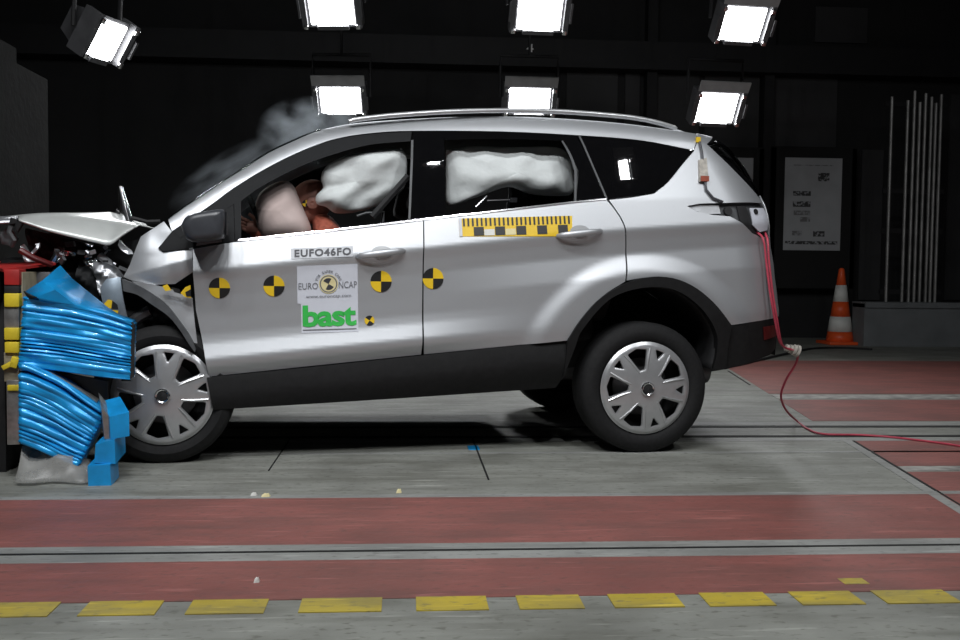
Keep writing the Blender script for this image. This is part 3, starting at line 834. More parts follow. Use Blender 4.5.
# --- airbags
def bag(name, px_outline, yc, depth, m, seed=0.0, wr=.02, wf=6.0):
    pts = [P0(a, b, yc) for a, b in px_outline]
    pts = [tuple(q) for q in crv(pts+[pts[0]], 4)][:-1]
    cx = sum(p[0] for p in pts)/len(pts); cz = sum(p[1] for p in pts)/len(pts)
    b = MB(); n = len(pts); K = 12
    for s in (-1, 1):
        rows = []
        for k in range(K+1):
            q = k/K
            rr = math.sin(q*math.pi/2)
            row = []
            for i in range(n+1):
                x = cx+(pts[i % n][0]-cx)*rr; z = cz+(pts[i % n][1]-cz)*rr
                d = depth*math.sqrt(max(0, 1-rr**2.6))
                d += wr*(noise.noise(Vector((x*wf+seed, 2.1*s, z*wf)))+.6*noise.noise(Vector((x*wf*2.2-z*5, seed, z*wf*2.6))))*min(1, (1-rr)*5)
                row.append((x, yc+s*d, z))
            rows.append(row)
        b.grid(rows)
    o = b.build(name, m, car, smooth=80)
    return o
bag('curtain_airbag', [(322, 172), (330, 163), (348, 155), (375, 150), (398, 148), (406, 155), (407, 172), (404, 188), (390, 199), (372, 208), (350, 213), (335, 213), (326, 207), (317, 204), (316, 196), (323, 188), (321, 180)], .34, .085, 'airbag', 3, .045, 5)
bag('curtain_airbag', [(446, 150), (470, 146.5), (510, 147), (555, 147), (568, 155), (573, 172), (573, 192), (560, 196), (530, 194), (508, 187), (480, 196), (449, 205), (446, 180)], .34, .07, 'airbag', 8, .05, 4.5)
bag('driver_airbag', [(254, 210), (260, 193), (278, 182), (292, 184), (301, 203), (312, 233), (300, 245), (270, 244), (257, 230)], .44, .20, 'pinkbag', 5, .02, 4)
# interior bits seen under the curtain
b = MB(); b.tube([P3(372, 217, .22), P3(408, 176, .24)], .018, 6); b.build('seat_belt', 'inner', car)
b = MB(); b.tube([P3(357, 216, .25), P3(366, 213, .25), P3(384, 212, .25), P3(383, 222, .25)], .006, 6); b.build('inner_handle', 'gclad', car)
b = MB(); b.tube([P3(476, 207, .3), P3(487, 196, .3)], .006, 6); b.tube([P3(487, 201, .3), P3(514, 200, .3)], .006, 6); b.box(*(lambda q: (q.x-.02, q.x+.02, .29, .31, q.z-.012, q.z+.012))(P3(513, 200, .3)))
b.build('belt_anchor', 'chrome', car)

# --- door mirror
b = MB()
mc = P3(204, 226, -.07)
xa, za = P0(181, 226, -.10); xb, zb = P0(225, 226, -.10)
front = [tuple(q) for q in crv([(181.5, 225), (188, 215.5), (205, 211.5), (222.5, 209.5), (225.5, 213), (226.3, 223), (224.5, 235), (221, 238.5), (206, 241), (191, 241.5), (184.5, 235), (181.5, 225)], 3)][:-1]
prev = []
for dy, sc in ((-.19, .55), (-.186, .80), (-.172, .92), (-.145, .99), (-.12, 1.0), (-.03, 1.0), (.01, .93), (.035, .75)):
    cxy = P0(205, 226, -.12)
    row = []
    for a, bb in front:
        x, z = P0(a, bb, -.12); row.append((cxy[0]+(x-cxy[0])*sc, dy, cxy[1]+(z-cxy[1])*sc))
    prev.append(row)
n = len(front)
vs = [p for r in prev for p in r]
fs = [(i*n+k, i*n+(k+1) % n, (i+1)*n+(k+1) % n, (i+1)*n+k) for i in range(len(prev)-1) for k in range(n)]+[list(range(n)), [(len(prev)-1)*n+k for k in range(n)][::-1]]
b.add(vs, fs)
mir = b.build('door_mirror', 'mirror_shell', car, smooth=50, sub=0)
b = MB(); b.add([(x, W-y, z) for x, y, z in vs], fs); b.build('door_mirror', 'mirror_shell', car, smooth=50)
b = MB()
gx = [P0(a, bb, -.12) for a, bb in ((225.2, 212), (226.5, 222), (224.6, 235))]
b.hexa([(gx[0][0]+.004, -.15, gx[2][1]), (gx[0][0]+.008, -.15, gx[2][1]), (gx[0][0]+.008, -.02, gx[2][1]), (gx[0][0]+.004, -.02, gx[2][1]),
        (gx[0][0]+.004, -.15, gx[0][1]), (gx[0][0]+.008, -.15, gx[0][1]), (gx[0][0]+.008, -.02, gx[0][1]), (gx[0][0]+.004, -.02, gx[0][1])])
b.build('mirror_glass', 'chrome', mir, smooth=0)
b = MB(); b.hexa([P3(196, 246, -.02), P3(222, 242, -.02), P3(222, 242, .06), P3(196, 246, .06), P3(198, 239, -.03), P3(220, 236, -.03), P3(220, 236, .05), P3(198, 239, .05)])
b.build('mirror_foot', 'mirror_shell', mir, smooth=0)

# --- door handles
def handle(pa, pb, cup, door):
    xa, za = P(*pa); xb, zb = P(*pb)
    cx_, cz_ = P(*cup)
    ol = [(cx_+.052*math.cos(a*math.pi/10), cz_+.032*math.sin(a*math.pi/10)) for a in range(20)]
    panel('handle_cup', ol, 'cup', parent=door, off=-.003, thick=.01, sx=.02, sz=.01)
    for s in (0, 1):
        b = MB(); n = 12; rows = []
        for i in range(n+1):
            t = i/n; x = xa+(xb-xa)*t; z = za+(zb-za)*t
            rise = .040*min(1, math.sin(math.pi*min(1, max(0, t)))**.5+.0)
            r = .0135*(.55+.45*math.sin(math.pi*t)**.4) if 0 < t < 1 else .006
            y = Yb(x, z)-rise
            for q in range(10):
                pass
            rows.append([(x, (W-(y+.7*r*math.sin(q*math.pi/5))) if s else (y+.7*r*math.sin(q*math.pi/5)), z+1.25*r*math.cos(q*math.pi/5)) for q in range(11)])
        b.grid(rows); b.build('door_handle', 'silver', door[s], smooth=70)
handle((355.5, 256.5), (405.5, 250.5), (382, 252.5), fd)
handle((556, 236), (602.5, 231), (580, 231.5), rd)

# --- stickers on the near side
def quad_target(name, px, py, r_px, parent, rot=0.0, diamond=False, yf=None):
    c = P(px, py); s = P(px+r_px, py)[0]-c[0]
    b = MB(); yf = yf or Yb; n = 8
    for q in range(4):
        vs = [c]+[(c[0]+s*math.cos(rot+(q+j/n)*math.pi/2), c[1]+s*math.sin(rot+(q+j/n)*math.pi/2)) for j in range(n+1)]
        for dlt in (0,):
            V = [(x, yf(x, z)-.0025, z) for x, z in vs]
            b.add(V, [(0, j+1, j+2) for j in range(n)], 1 if q in (1, 3) else 0)
    return b.build(name, ['stick_y', 'stick_k'], parent, smooth=0, thick=.0015)
for px, py in ((219.5, 288), (274, 286), (381, 281.5)): quad_target('target_sticker', px, py, 10.6, fd[0])
quad_target('target_sticker', 433, 278.5, 10.4, rd[0])
quad_target('target_sticker', 369.5, 320.5, 5.0, fd[0], rot=-.6)

def map_px(vs, tl, tr, bl, off):
    """unit-box print (0..1) on the body, given three pixel corners"""
    a, b_, c = P(*tl), P(*tr), P(*bl)
    out = []
    for x, y in vs:
        X = c[0]+(b_[0]-a[0])*x+(a[0]-c[0])*y; Z = c[1]+(b_[1]-a[1])*x+(a[1]-c[1])*y
        out.append((X, Yb(X, Z)-off, Z))
    return out
def printed(name, base, ground, layers, parent):
    """base sticker laid on the body + flat print layers [(verts, faces, material)]"""
    ol = [P(*q) for q in base]
    b = panel(name, ol, ground, parent=parent, off=-.002, thick=.0015, mirror=False, sx=.03, sz=.02)[0]
    return b
def addprint(parent, name, items):
    b = MB(); mats = []
    for vs, fs, m in items:
        if m not in mats: mats.append(m)
        b.add(vs, fs, mats.index(m))
    return b.build(name, mats, parent, smooth=0, fix=True)
pl = printed('registration_sticker', [(291, 248.5), (353, 246), (353, 256.5), (291, 259)], 'plate_w', None, fd[0])
vs, fs = text_mesh('EUFO46FO', offset=.032, space=1.12)
it = [(map_px(vs, (294.5, 249.5), (351, 247.2), (294.5, 257.2), .0045), fs, 'ink')]
b = MB(); b.add(it[0][0], it[0][1]); b.build('registration_print', 'ink', fd[0], smooth=0)
lg = printed('logo_sticker', [(297, 266.5), (357.5, 264), (358.5, 331.5), (301.5, 333), (301, 304), (297.5, 303.5)], 'stick_w', None, fd[0])
items = []
def ring(cx, cy, r0, r1, m, off, n=24):
    c = P(cx, cy); s = (P(cx+10, cy)[0]-c[0])/10
    vs = []
    for k in range(n):
        a = 2*math.pi*k/n
        for r in (r0, r1):
            x, z = c[0]+s*r*math.cos(a), c[1]+s*r*math.sin(a); vs.append((x, Yb(x, z)-off, z))
    items.append((vs, [(2*k, 2*k+1, (2*k+3) % (2*n), (2*k+2) % (2*n)) for k in range(n)], m))
def sector(cx, cy, r, a0, a1, m, off):
    c = P(cx, cy); s = (P(cx+10, cy)[0]-c[0])/10; n = 8
    vs = [(c[0], Yb(*c)-off, c[1])]
    for k in range(n+1):
        a = a0+(a1-a0)*k/n; x, z = c[0]+s*r*math.cos(a), c[1]+s*r*math.sin(a); vs.append((x, Yb(x, z)-off, z))
    items.append((vs, [(0, k+1, k+2) for k in range(n)], m))
ring(328.5, 284, 7.6, 8.8, 'ink2', .0048); ring(328.5, 284, 0.05, 7.6, 'cream', .0046); ring(328.5, 284, 8.8, 9.6, 'cream', .0046)
rt = math.radians(-28)
sector(328.5, 284, 6, rt+math.pi/2, rt+math.pi, 'ink', .0052); sector(328.5, 284, 6, rt+1.5*math.pi, rt+2*math.pi, 'ink', .0052)
for s, a, b_, c in (('EURO', (298.5, 283.2), (318, 282.6), (298.5, 289.6)), ('NCAP', (338.8, 281.6), (356.8, 281), (338.8, 288.2))):
    vs, fs = text_mesh(s, offset=-.004); items.append((map_px(vs, a, b_, c, .005), fs, 'ink2'))
vs, fs = text_mesh('www.euroncap.com'); items.append((map_px(vs, (306, 296), (351, 294.6), (306, 299), .005), fs, 'ink2'))
vs, fs = text_mesh('bast', offset=.034, space=.93); items.append((map_px(vs, (302.5, 305.5), (356.2, 303.8), (302.8, 327.2), .005), fs, 'green'))
# arc lettering over the emblem
for k, ch in enumerate('FOR SAFER CARS'):
    if ch == ' ': continue
    a = math.radians(158-k*136/13)
    vs, fs = text_mesh(ch, offset=.01)
    c = P(328.5, 284); s = (P(338.5, 284)[0]-c[0])/10
    out = []
    for x, y in vs:
        lx, ly = (x-.5)*1.9, 11.3+y*2.6
        X = c[0]+s*(lx*math.sin(a)+ly*math.cos(a)); Z = c[1]+s*(-lx*math.cos(a)+ly*math.sin(a)); out.append((X, Yb(X, Z)-.005, Z))
    items.append((out, fs, 'ink2'))
# fine line under the green word
q = map_px([(0, 0), (1, 0), (1, 1), (0, 1)], (303, 329.6), (356.5, 328), (303, 330.4), .005); items.append((q, [(0, 1, 2, 3)], 'ink2'))
addprint(lg, 'logo_print', [i for i in items])
bpy.data.objects['logo_print'].parent = fd[0]
# measuring tape on the rear door
tp = panel('measuring_tape', [P(458.5, 218.5), P(572, 215.8), P(572, 236.4), P(459.5, 236.5)], 'stick_y', parent=rd[0], off=-.002, thick=.0015, mirror=False, sx=.03, sz=.02)[0]
items = []
def tq(xa, xb, ya, yb, m): items.append((map_px([(xa, ya), (xb, ya), (xb, yb), (xa, yb)], (458.5, 218.5), (572, 215.8), (459.5, 236.5), .0048), [(0, 1, 2, 3)], m))
tq(0, .025, 0, 1, 'stick_w')
for k in range(25): tq(.035+k*.0385, .035+k*.0385+.016, .56, 1, 'stick_k')
for k in range(5): tq(.125+k*.185, .125+k*.185+.087, .02, .5, 'stick_k')
for k, m in ((0, 'cone_w'), (1, 'cream')): tq(.215+k*.185, .215+k*.185+.09, .02, .36, m)
addprint(rd[0], 'tape_print', items)
# crumpled stickers at the nose
def nose_sticker(pts, yf, m, par):
    panel('target_sticker', [P0(a, b, .02) for a, b in pts], m, parent=par, yf=yf, off=-.006, thick=.002, mirror=False, sx=.02, sz=.02)
nose_sticker([(107, 303), (111, 299), (115, 300), (114, 308), (108, 307)], lambda x, z: -.045, 'stick_y', car)
nose_sticker([(115, 300), (120, 304), (121, 309), (114, 308)], lambda x, z: -.045, 'stick_k', car)
nose_sticker([(112, 309), (121, 310), (120, 314), (114, 312)], lambda x, z: -.045, 'stick_y', car)
nose_sticker([(163, 286), (168, 284), (172, 290), (166, 291)], lambda x, z: -.0, 'stick_y', car)
nose_sticker([(172, 287), (180, 289), (182, 294), (175, 292)], lambda x, z: -.0, 'stick_k', car)
nose_sticker([(181, 293), (186, 287), (191, 285), (191.5, 298), (186, 297)], lambda x, z: -.0, 'stick_y', car)
nose_sticker([(186, 292), (191.5, 289), (191.5, 296), (187, 296)], lambda x, z: -.004, 'stick_k', car)

# --- rear-pillar sensor with its lead
e = bpy.data.objects.new('sensor', None); link(e, car)
x, z = P(704.5, 170); e.location = (x, Yb(x, z)-.012, z)
def rl(px, py, d=.012):
    x, z = P(px, py); return Vector((x, Yb(x, z)-d, z))-e.location
b = MB(); b.hexa([rl(698.5, 182, 0), rl(707.5, 180, 0), rl(707.5, 180, .016), rl(698.5, 182, .016), rl(698, 160, 0), rl(705.5, 158, 0), rl(705.5, 158, .016), rl(698, 160, .016)]); b.build('sensor_body', 'plug', e, smooth=0)
b = MB(); b.tube([rl(699, 142), rl(701, 152), rl(702, 160)], .006, 6); b.tube([rl(704, 181), rl(705.5, 190), rl(712, 198), rl(722, 202)], .006, 6); b.build('sensor_lead', 'ink', e)
b = MB(); b.box(*(lambda q: (q.x-.012, q.x+.012, q.y-.006, q.y+.006, q.z-.014, q.z+.014))(rl(697.5, 140))); b.build('sensor_clip', 'stick_y', e, smooth=0)
b = MB(); b.box(*(lambda q: (q.x-.022, q.x+.022, q.y-.004, q.y+.004, q.z-.014, q.z+.014))(rl(703, 179, .025))); b.build('sensor_tag', 'shirt', e, smooth=0)

# --- wheels
def wheel_cover_mesh(R, rot):
    """five broad spokes, each with a small triangular hole near the rim, between five big windows"""
    cu = bpy.data.curves.new('cover', 'CURVE'); cu.dimensions = '2D'; cu.fill_mode = 'BOTH'
    cu.extrude = .004; cu.bevel_depth = .008; cu.bevel_resolution = 1; cu.offset = -.008
    def sp(pts):
        s = cu.splines.new('POLY'); s.points.add(len(pts)-1)
        for i, p in enumerate(pts): s.points[i].co = (p[0], p[1], 0, 1)
        s.use_cyclic_u = True
    def rp(r, a): return (R*r*math.cos(a), R*r*math.sin(a))
    sp([rp(.975, 2*math.pi*k/72) for k in range(72)])
    def rounded(pts, f=.18):
        out = []
        n = len(pts)
        for i in range(n):
            p = Vector(pts[i]); a = Vector(pts[i-1]); c = Vector(pts[(i+1) % n])
            p1 = p+(a-p)*f; p2 = p+(c-p)*f
            for t in (0, .33, .66, 1): out.append(tuple((1-t)**2*p1+2*t*(1-t)*p+t*t*p2))
        return out
    d = math.radians
    for k in range(5):
        a = rot+k*2*math.pi/5
        sp(rounded([rp(.42, a-d(8)), rp(.42, a+d(8)), rp(.84, a+d(15.5)), rp(.88, a), rp(.84, a-d(15.5))], .14))
        a2 = a+math.pi/5
        sp(rounded([rp(.67, a2), rp(.86, a2+d(6.5)), rp(.86, a2-d(6.5))], .12))
    o = bpy.data.objects.new('cover', cu); col.objects.link(o)
    dg = bpy.context.evaluated_depsgraph_get(); dg.update()
    me = bpy.data.meshes.new_from_object(o.evaluated_get(dg))
    bm = bmesh.new(); bm.from_mesh(me)
    bmesh.ops.remove_doubles(bm, verts=bm.verts[:], dist=1e-5)
    bmesh.ops.triangulate(bm, faces=bm.faces[:])
    for ax in ((1, 0, 0), (0, 1, 0)):
        for k in range(-7, 8):
            bmesh.ops.bisect_plane(bm, geom=bm.verts[:]+bm.edges[:]+bm.faces[:], plane_co=tuple(.033*k*a for a in ax), plane_no=ax, dist=1e-5)
    bmesh.ops.triangulate(bm, faces=bm.faces[:])
    bm.verts.index_update()
    vs = []
    for v in bm.verts:
        r = v.co.xy.length/R
        dome = .030*(1-r*r)-.016*sst(.25, .12, r)*0
        vs.append((v.co.x, -(v.co.z+dome), v.co.y))
    fs = [[v.index for v in f.verts] for f in bm.faces]
    bm.free(); bpy.data.objects.remove(o); bpy.data.curves.remove(cu); bpy.data.meshes.remove(me)
    return vs, fs
def wheel(xc, zc, y, rot, far=False, tilt=0.0):
    e = bpy.data.objects.new('wheel', None); link(e, car)
    e.location = (xc, y, zc); e.rotation_euler = (0, 0, math.pi if far else 0)
    RT, RC = zc, .238
    AX = Matrix.Rotation(math.pi/2, 4, 'X')      # lathe z -> -y
    prof_ = [(RC-.01, -.035), (RC+.004, -.004), (RC+.02, .010), (RC+.045, .016), (RT-.045, .014), (RT-.020, .006), (RT-.006, -.006), (RT-.001, -.022), (RT, -.05), (RT, -.17), (RT-.008, -.205), (RT-.03, -.22), (RC, -.22), (RC-.01, -.19)]
    b = MB(); b.lathe(prof_, 64, 0, AX)
    t = b.build('tyre', 'rubber', e, smooth=50)
    b = MB()          # tread blocks round the shoulders
    nb = 60
    for k in range(nb):
        a = 2*math.pi*k/nb
        for j, yy in enumerate((.035, .075, .12, .165)):
            mt = Matrix.Rotation(a+j*.03, 4, 'Y')
            b.box(-.012, .012, yy-.014, yy+.014, RT-.006, RT-.0005, 0, mt)
    b.build('tread', 'rubber', e, smooth=0)
    vs, fs = wheel_cover_mesh(RC, rot)
    b = MB(); b.add(vs, fs)
    def rpt(r, a): return (RC*r*math.cos(a), -(.030*(1-r*r)+.012), RC*r*math.sin(a))
    for k in range(5):          # raised ribs along the spoke edges
        for sg in (-1, 1):
            a = rot+k*2*math.pi/5
            b.tube([rpt(.37, a+sg*math.radians(13)), rpt(.58, a+sg*math.radians(16)), rpt(.88, a+sg*math.radians(20))], [.003, .0065, .0055], 6)
    b.build('wheel_cover', 'cover', e, smooth=35)
    b = MB(); b.lathe([(RC-.002, -.010), (RC+.002, .004), (RC-.008, .010), (RC-.018, .004), (RC-.02, -.012)], 64, 0, AX); b.build('cover_rim', 'cover', e)
    b = MB(); b.lathe([(.034, .030), (.036, .050), (.031, .056), (.025, .053), (.0245, .040)], 32, 0, AX); b.build('hub_ring', 'chrome', e)
    b = MB(); b.lathe([(.0250, .030), (.0248, .049), (.012, .051), (.0005, .052)], 24, 0, AX); b.build('hub_cap', 'blackm', e)
    b = MB(); b.lathe([(RC-.012, -.03), (RC-.012, -.10), (.09, -.12), (.06, -.08), (.0005, -.08)], 40, 0, AX); b.build('inner_rim', 'blackm', e)
    b = MB(); b.lathe([(.15, -.075), (.15, -.085), (.06, -.085), (.06, -.06), (.0005, -.06)], 40, 0, AX)
    for k in range(5):
        a = 2*math.pi*(k+.5)/5+rot; b.tube([(.057*math.cos(a), .06, .057*math.sin(a)), (.057*math.cos(a), .03, .057*math.sin(a))], .011, 6)
    b.build('brake_disc', 'steel', e)
    return e
fx, fz = P0(162.3, 396, .0)
wheel(.006, RW[1]-.002, .02, math.radians(33))
wheel(fx, fz, .045, math.radians(46))
wheel(.0, RW[1], W-.02, math.radians(20), True)
wheel(fx-.2, fz, W-.02, math.radians(10), True)

# --- bonnet and wreckage
def hb(px, py, y): return P3(px, py, y)
low = [hb(a, b_, y) for a, b_, y in ((19, 221, .10), (34, 226, .10), (50, 231.5, .10), (80, 239, .10), (98, 243, .10), (110, 244.8, .10), (122, 236, .11), (139.5, 225, .12))]
rid = [hb(a, b_, y) for a, b_, y in ((20, 216.5, .18), (34, 215.5, .20), (48, 215, .22), (78, 216, .24), (98, 219.5, .24), (112, 221.5, .24), (126, 222.5, .20), (139.7, 224.4, .15))]
mid = [hb(a, b_, y) for a, b_, y in ((0, 217.5, .5), (30, 214.5, .5), (48, 213.5, .5), (78, 213.5, .5), (98, 213.2, .5), (113, 213.3, .5), (117, 219, .45), (130, 223, .40))]
far_ = [Vector((p.x-.02, W-.2, p.z+.01)) for p in mid]
rows = []
for a, c, k in ((low, rid, 6), (rid, mid, 4), (mid, far_, 8)):
    for i in range(k):
        t = i/k
        rows.append([p+(q-p)*t+Vector((0, -.02*math.sin(t*math.pi) if a is low else 0, 0)) for p, q in zip(crv(a, 3), crv(c, 3))])
rows.append(crv(far_, 3))
b = MB(); b.grid(rows); hood = b.build('bonnet', 'hood', car, smooth=35, thick=.008)
b = MB(); b.grid([[hb(-30, 218, .25), hb(-8, 217.3, .25), hb(20, 216.3, .22)], [hb(-30, 224, .18), hb(-8, 224, .18), hb(12, 222.5, .16)]]); b.build('bonnet_lip', 'silver_in', car, thick=.008)
b = MB(); b.tube([hb(15, 219, .12), hb(13, 224, .12), hb(17, 229, .12), hb(20, 222, .12)], .02, 8); b.build('bonnet_catch', 'blackm', car)
b = MB(); b.tube([hb(128, 226, .7), hb(124.5, 210, .7), hb(120.5, 190, .7), hb(120.5, 186.5, .7)], [.034, .028, .018, .014], 10); b.build('bonnet_strut', 'chrome', car)
b = MB(); b.tube([hb(118, 224, .72), hb(119, 214, .72), hb(123, 222, .72)], .03, 8); b.build('strut_mount', 'blackm', car)
b = MB(); b.tube([hb(131, 218, .5), hb(138, 219.5, .5), hb(147, 222, .5), hb(160, 221.5, .5)], .012, 6); b.build('wiper_arm', 'blackm', car)
# firewall and engine bay
b = MB()
fa, fb_ = P0(150, 250, .3), P0(95, 300, .3)
b.hexa([(fa[0]-.40, .24, .50), (fa[0]+.05, .24, .45), (fa[0]+.05, W-.2, .45), (fa[0]-.40, W-.2, .5), (fa[0]-.32, .26, 1.0), (fa[0]+.05, .26, 1.10), (fa[0]+.05, W-.2, 1.10), (fa[0]-.32, W-.2, 1.0)])
b.build('firewall', 'blackm', car)
b = MB(); b.box(fa[0]-.75, fa[0]-.30, .42, W-.35, .55, .98, bev=.05); b.build('engine', 'blackm', car)
def crump(name, pts, y, m, thick=.03, seed=0.0, amp=.03, st=.02):
    pts = [P0(a, b_, y) for a, b_ in pts]
    panel(name, pts, m, yf=lambda x, z: y+amp*noise.noise(Vector((x*14+seed, seed, z*14)))+amp*1.6*(abs(((x*8+z*11+seed) % 1)-.5)), thick=thick, sx=st, sz=st, mirror=False)
crump('headlamp', [(76, 268), (88, 266), (97, 281), (102, 304), (92, 299), (80, 294), (74, 284)], .12, 'trim', .12, 1)
crump('inner_wing', [(92, 262), (106, 263), (116, 268), (122, 277), (104, 288), (100, 296), (93, 276)], .10, 'silver_in', .05, 2, .04)
crump('slam_panel', [(56, 252), (62, 250), (78, 253), (74, 256), (62, 256), (58, 262), (52, 264)], .20, 'chrome', .02, 3)
crump('chassis_leg', [(84, 262), (95, 258), (98, 266), (92, 272), (86, 269)], .16, 'chrome', .03, 4)
crump('radiator', [(25, 228), (58, 236), (84, 243), (110, 248), (120, 252), (122, 276), (104, 300), (78, 300), (52, 290), (46, 268), (28, 256)], .30, 'blackm', .06, 5, .04, .03)
crump('bumper_beam', [(18, 246), (22, 244), (28, 254), (36, 246), (34, 244), (38, 243), (38, 248), (28, 258), (34, 262), (26, 262)], .12, 'silver_in', .03, 6)
crump('grille_shard', [(0, 232), (12, 226), (16, 238), (10, 246), (0, 244)], .2, 'gclad', .03, 7)
crump('wing_rail', [(119, 240), (124, 246), (130, 250), (133, 254), (127, 254), (121, 250), (118, 245)], .13, 'silver_in', .02, 8)
crump('horn', [(64, 242), (72, 241), (74, 246), (66, 247)], .2, 'steel', .04, 9)
crump('lamp_washer', [(86, 243), (94, 244), (92, 247), (87, 246)], .12, 'chrome', .02, 10)
b = MB(); b.tube([hb(11, 226, .12), hb(9, 232, .12), hb(14, 240, .12), hb(12, 246, .14)], .012, 6); b.build('hose', 'gclad', car)
b = MB(); b.tube([hb(52, 262, .14), hb(56, 256, .14), hb(57, 250, .16)], .014, 6); b.build('hose', 'chrome', car)
b = MB(); b.tube([hb(100, 256, .2), hb(108, 262, .18), hb(112, 272, .16)], .02, 8); b.build('hose', 'silver_in', car)
b = MB(); b.tube([hb(133, 322, .14), hb(140, 316, .13), hb(150, 311, .13)], .03, 8); b.build('suspension_strut', 'steel', car)
random.seed(11)
for k in range(34):       # broken bits of the engine bay and wheel house
    px, py = (random.uniform(56, 126), random.uniform(247, 292)) if k < 24 else (random.uniform(130, 140), random.uniform(320, 370))
    if px < 100 and py > 262: py = 262-random.uniform(0, 10)
    q = hb(px, py, random.uniform(.10, .22))
    b = MB(); s = random.uniform(.008, .022)
    mt = Matrix.Translation(q) @ Matrix.Rotation(random.uniform(0, 3), 4, Vector((random.random(), random.random(), random.random())))
    b.box(-s, s, -s*.6, s*.6, -s*.35, s*.35, 0, mt)
    b.build('broken_bit', random.choice(['chrome', 'silver_in', 'steel', 'blackm', 'gclad']), car, smooth=0)

# ================================================================== CRASH DUMMY
dm = empty('crash_dummy', CAR_O+UX*P0(330, 230, .5)[0]+UY*.52+Vector((0, 0, .62)), CAR_YAW)
tag(dm, 'crash test dummy in orange top, head pressed into the driver airbag', 'crash dummy')
def dl(px, py, y): return P3(px, py, y)-Vector((P0(330, 230, .5)[0], .52, .62))
def skin(name, verts, edges, radii, m, parent, root=0, lev=2):
    me = bpy.data.meshes.new(name); me.from_pydata([tuple(v) for v in verts], edges, [])
    me.materials.append(M[m])
    o = bpy.data.objects.new(name, me); link(o, parent)
    o.modifiers.new('skin', 'SKIN')
    for i, r in enumerate(radii): me.skin_vertices[0].data[i].radius = (r, r)
    me.skin_vertices[0].data[root].use_root = True
    md = o.modifiers.new('sub', 'SUBSURF'); md.levels = lev; md.render_levels = lev
    return o
Z = lambda x, y, z: Vector((x, y, z))
hip = Z(.10, 0, .08); waist = Z(.08, 0, .25); chest = dl(330, 236, .52)+Z(0, 0, -.02); neck = dl(322, 212, .52)
V_ = [hip, waist, chest, neck,
      chest+Z(-.02, -.19, .02), dl(318, 262, .34), dl(268, 236, .40), dl(254, 229, .40),
      chest+Z(-.02, .19, .02), dl(310, 262, .72), dl(262, 236, .68), dl(250, 226, .66),
      hip+Z(0, -.10, -.01), hip+Z(-.42, -.12, .04), hip+Z(-.55, -.12, -.30),
      hip+Z(0, .10, -.01), hip+Z(-.42, .12, .04), hip+Z(-.55, .12, -.30)]
E_ = [(0, 1), (1, 2), (2, 3), (2, 4), (4, 5), (5, 6), (6, 7), (2, 8), (8, 9), (9, 10), (10, 11), (0, 12), (12, 13), (13, 14), (0, 15), (15, 16), (16, 17)]
skin('body', V_, E_, [.15, .14, .16, .06, .075, .06, .048, .035, .075, .055, .045, .035, .095, .075, .05, .095, .075, .05], 'shirt', dm)
# head: skull with jaw and nose, tipped forward into the bag
hc = dl(310, 203, .50)
b = MB()
rows = []
for i in range(13):
    ph = math.pi*i/12
    row = []
    for k in range(25):
        th = 2*math.pi*k/24
        d = Vector((math.sin(ph)*math.cos(th), math.sin(ph)*math.sin(th), math.cos(ph)))
        r = Vector((d.x*.108, d.y*.084, d.z*.128))
        if d.z < -.2: r.x -= .018*(-d.z); r.y *= .86            # jaw
        if d.x < -.93 and abs(d.z+.1) < .35: r.x -= .022        # nose
        if d.x < -.7 and .05 < d.z < .35 and abs(abs(d.y)-.35) < .2: r.x += .010   # eye sockets
        row.append(hc+Matrix.Rotation(math.radians(28), 3, 'Y') @ r)
    rows.append(row)
b.grid(rows); hd = b.build('head', 'vinyl', dm, smooth=80)
b = MB(); b.lathe([(.03, -.012), (.03, .012), (.012, .016), (.001, .010)], 14, 0, Matrix.Translation(hc+Z(.012, -.084, -.005)) @ Matrix.Rotation(math.pi/2, 4, 'X')); b.build('ear', 'vinyl', hd)
b = MB()
tcn = hc+Z(-.024, -.090, -.008)
for q in range(4):
    b.add([tcn]+[tcn+Z(.017*math.cos(a*math.pi/8+q*math.pi/2), 0, .017*math.sin(a*math.pi/8+q*math.pi/2)) for a in range(5)], [(0, j+1, j+2) for j in range(4)], q % 2)
b.build('target_sticker', ['stick_y', 'stick_k'], hd, smooth=0, thick=.006)
# near hand with bent fingers on the wheel
hw_ = dl(253, 227, .40)
b = MB()
b.tube([hw_+Z(.06, 0, -.015), hw_+Z(.02, 0, -.005), hw_+Z(-.03, 0, .0)], [.03, .036, .034], 10)
for k, (dz, ln) in enumerate(((.028, .06), (.010, .075), (-.008, .07), (-.024, .055))):
    b.tube([hw_+Z(-.02, -.01+k*.004, dz), hw_+Z(-.02-ln*.5, -.015, dz+.012), hw_+Z(-.02-ln*.8, -.005, dz+.026), hw_+Z(-.02-ln*.75, .02, dz+.034)], [.010, .009, .009, .007], 7)
b.tube([hw_+Z(.02, -.015, .025), hw_+Z(.0, -.025, .05), hw_+Z(-.02, -.02, .066)], [.012, .010, .008], 7)
b.build('hand', 'vinyl', dm, smooth=70)

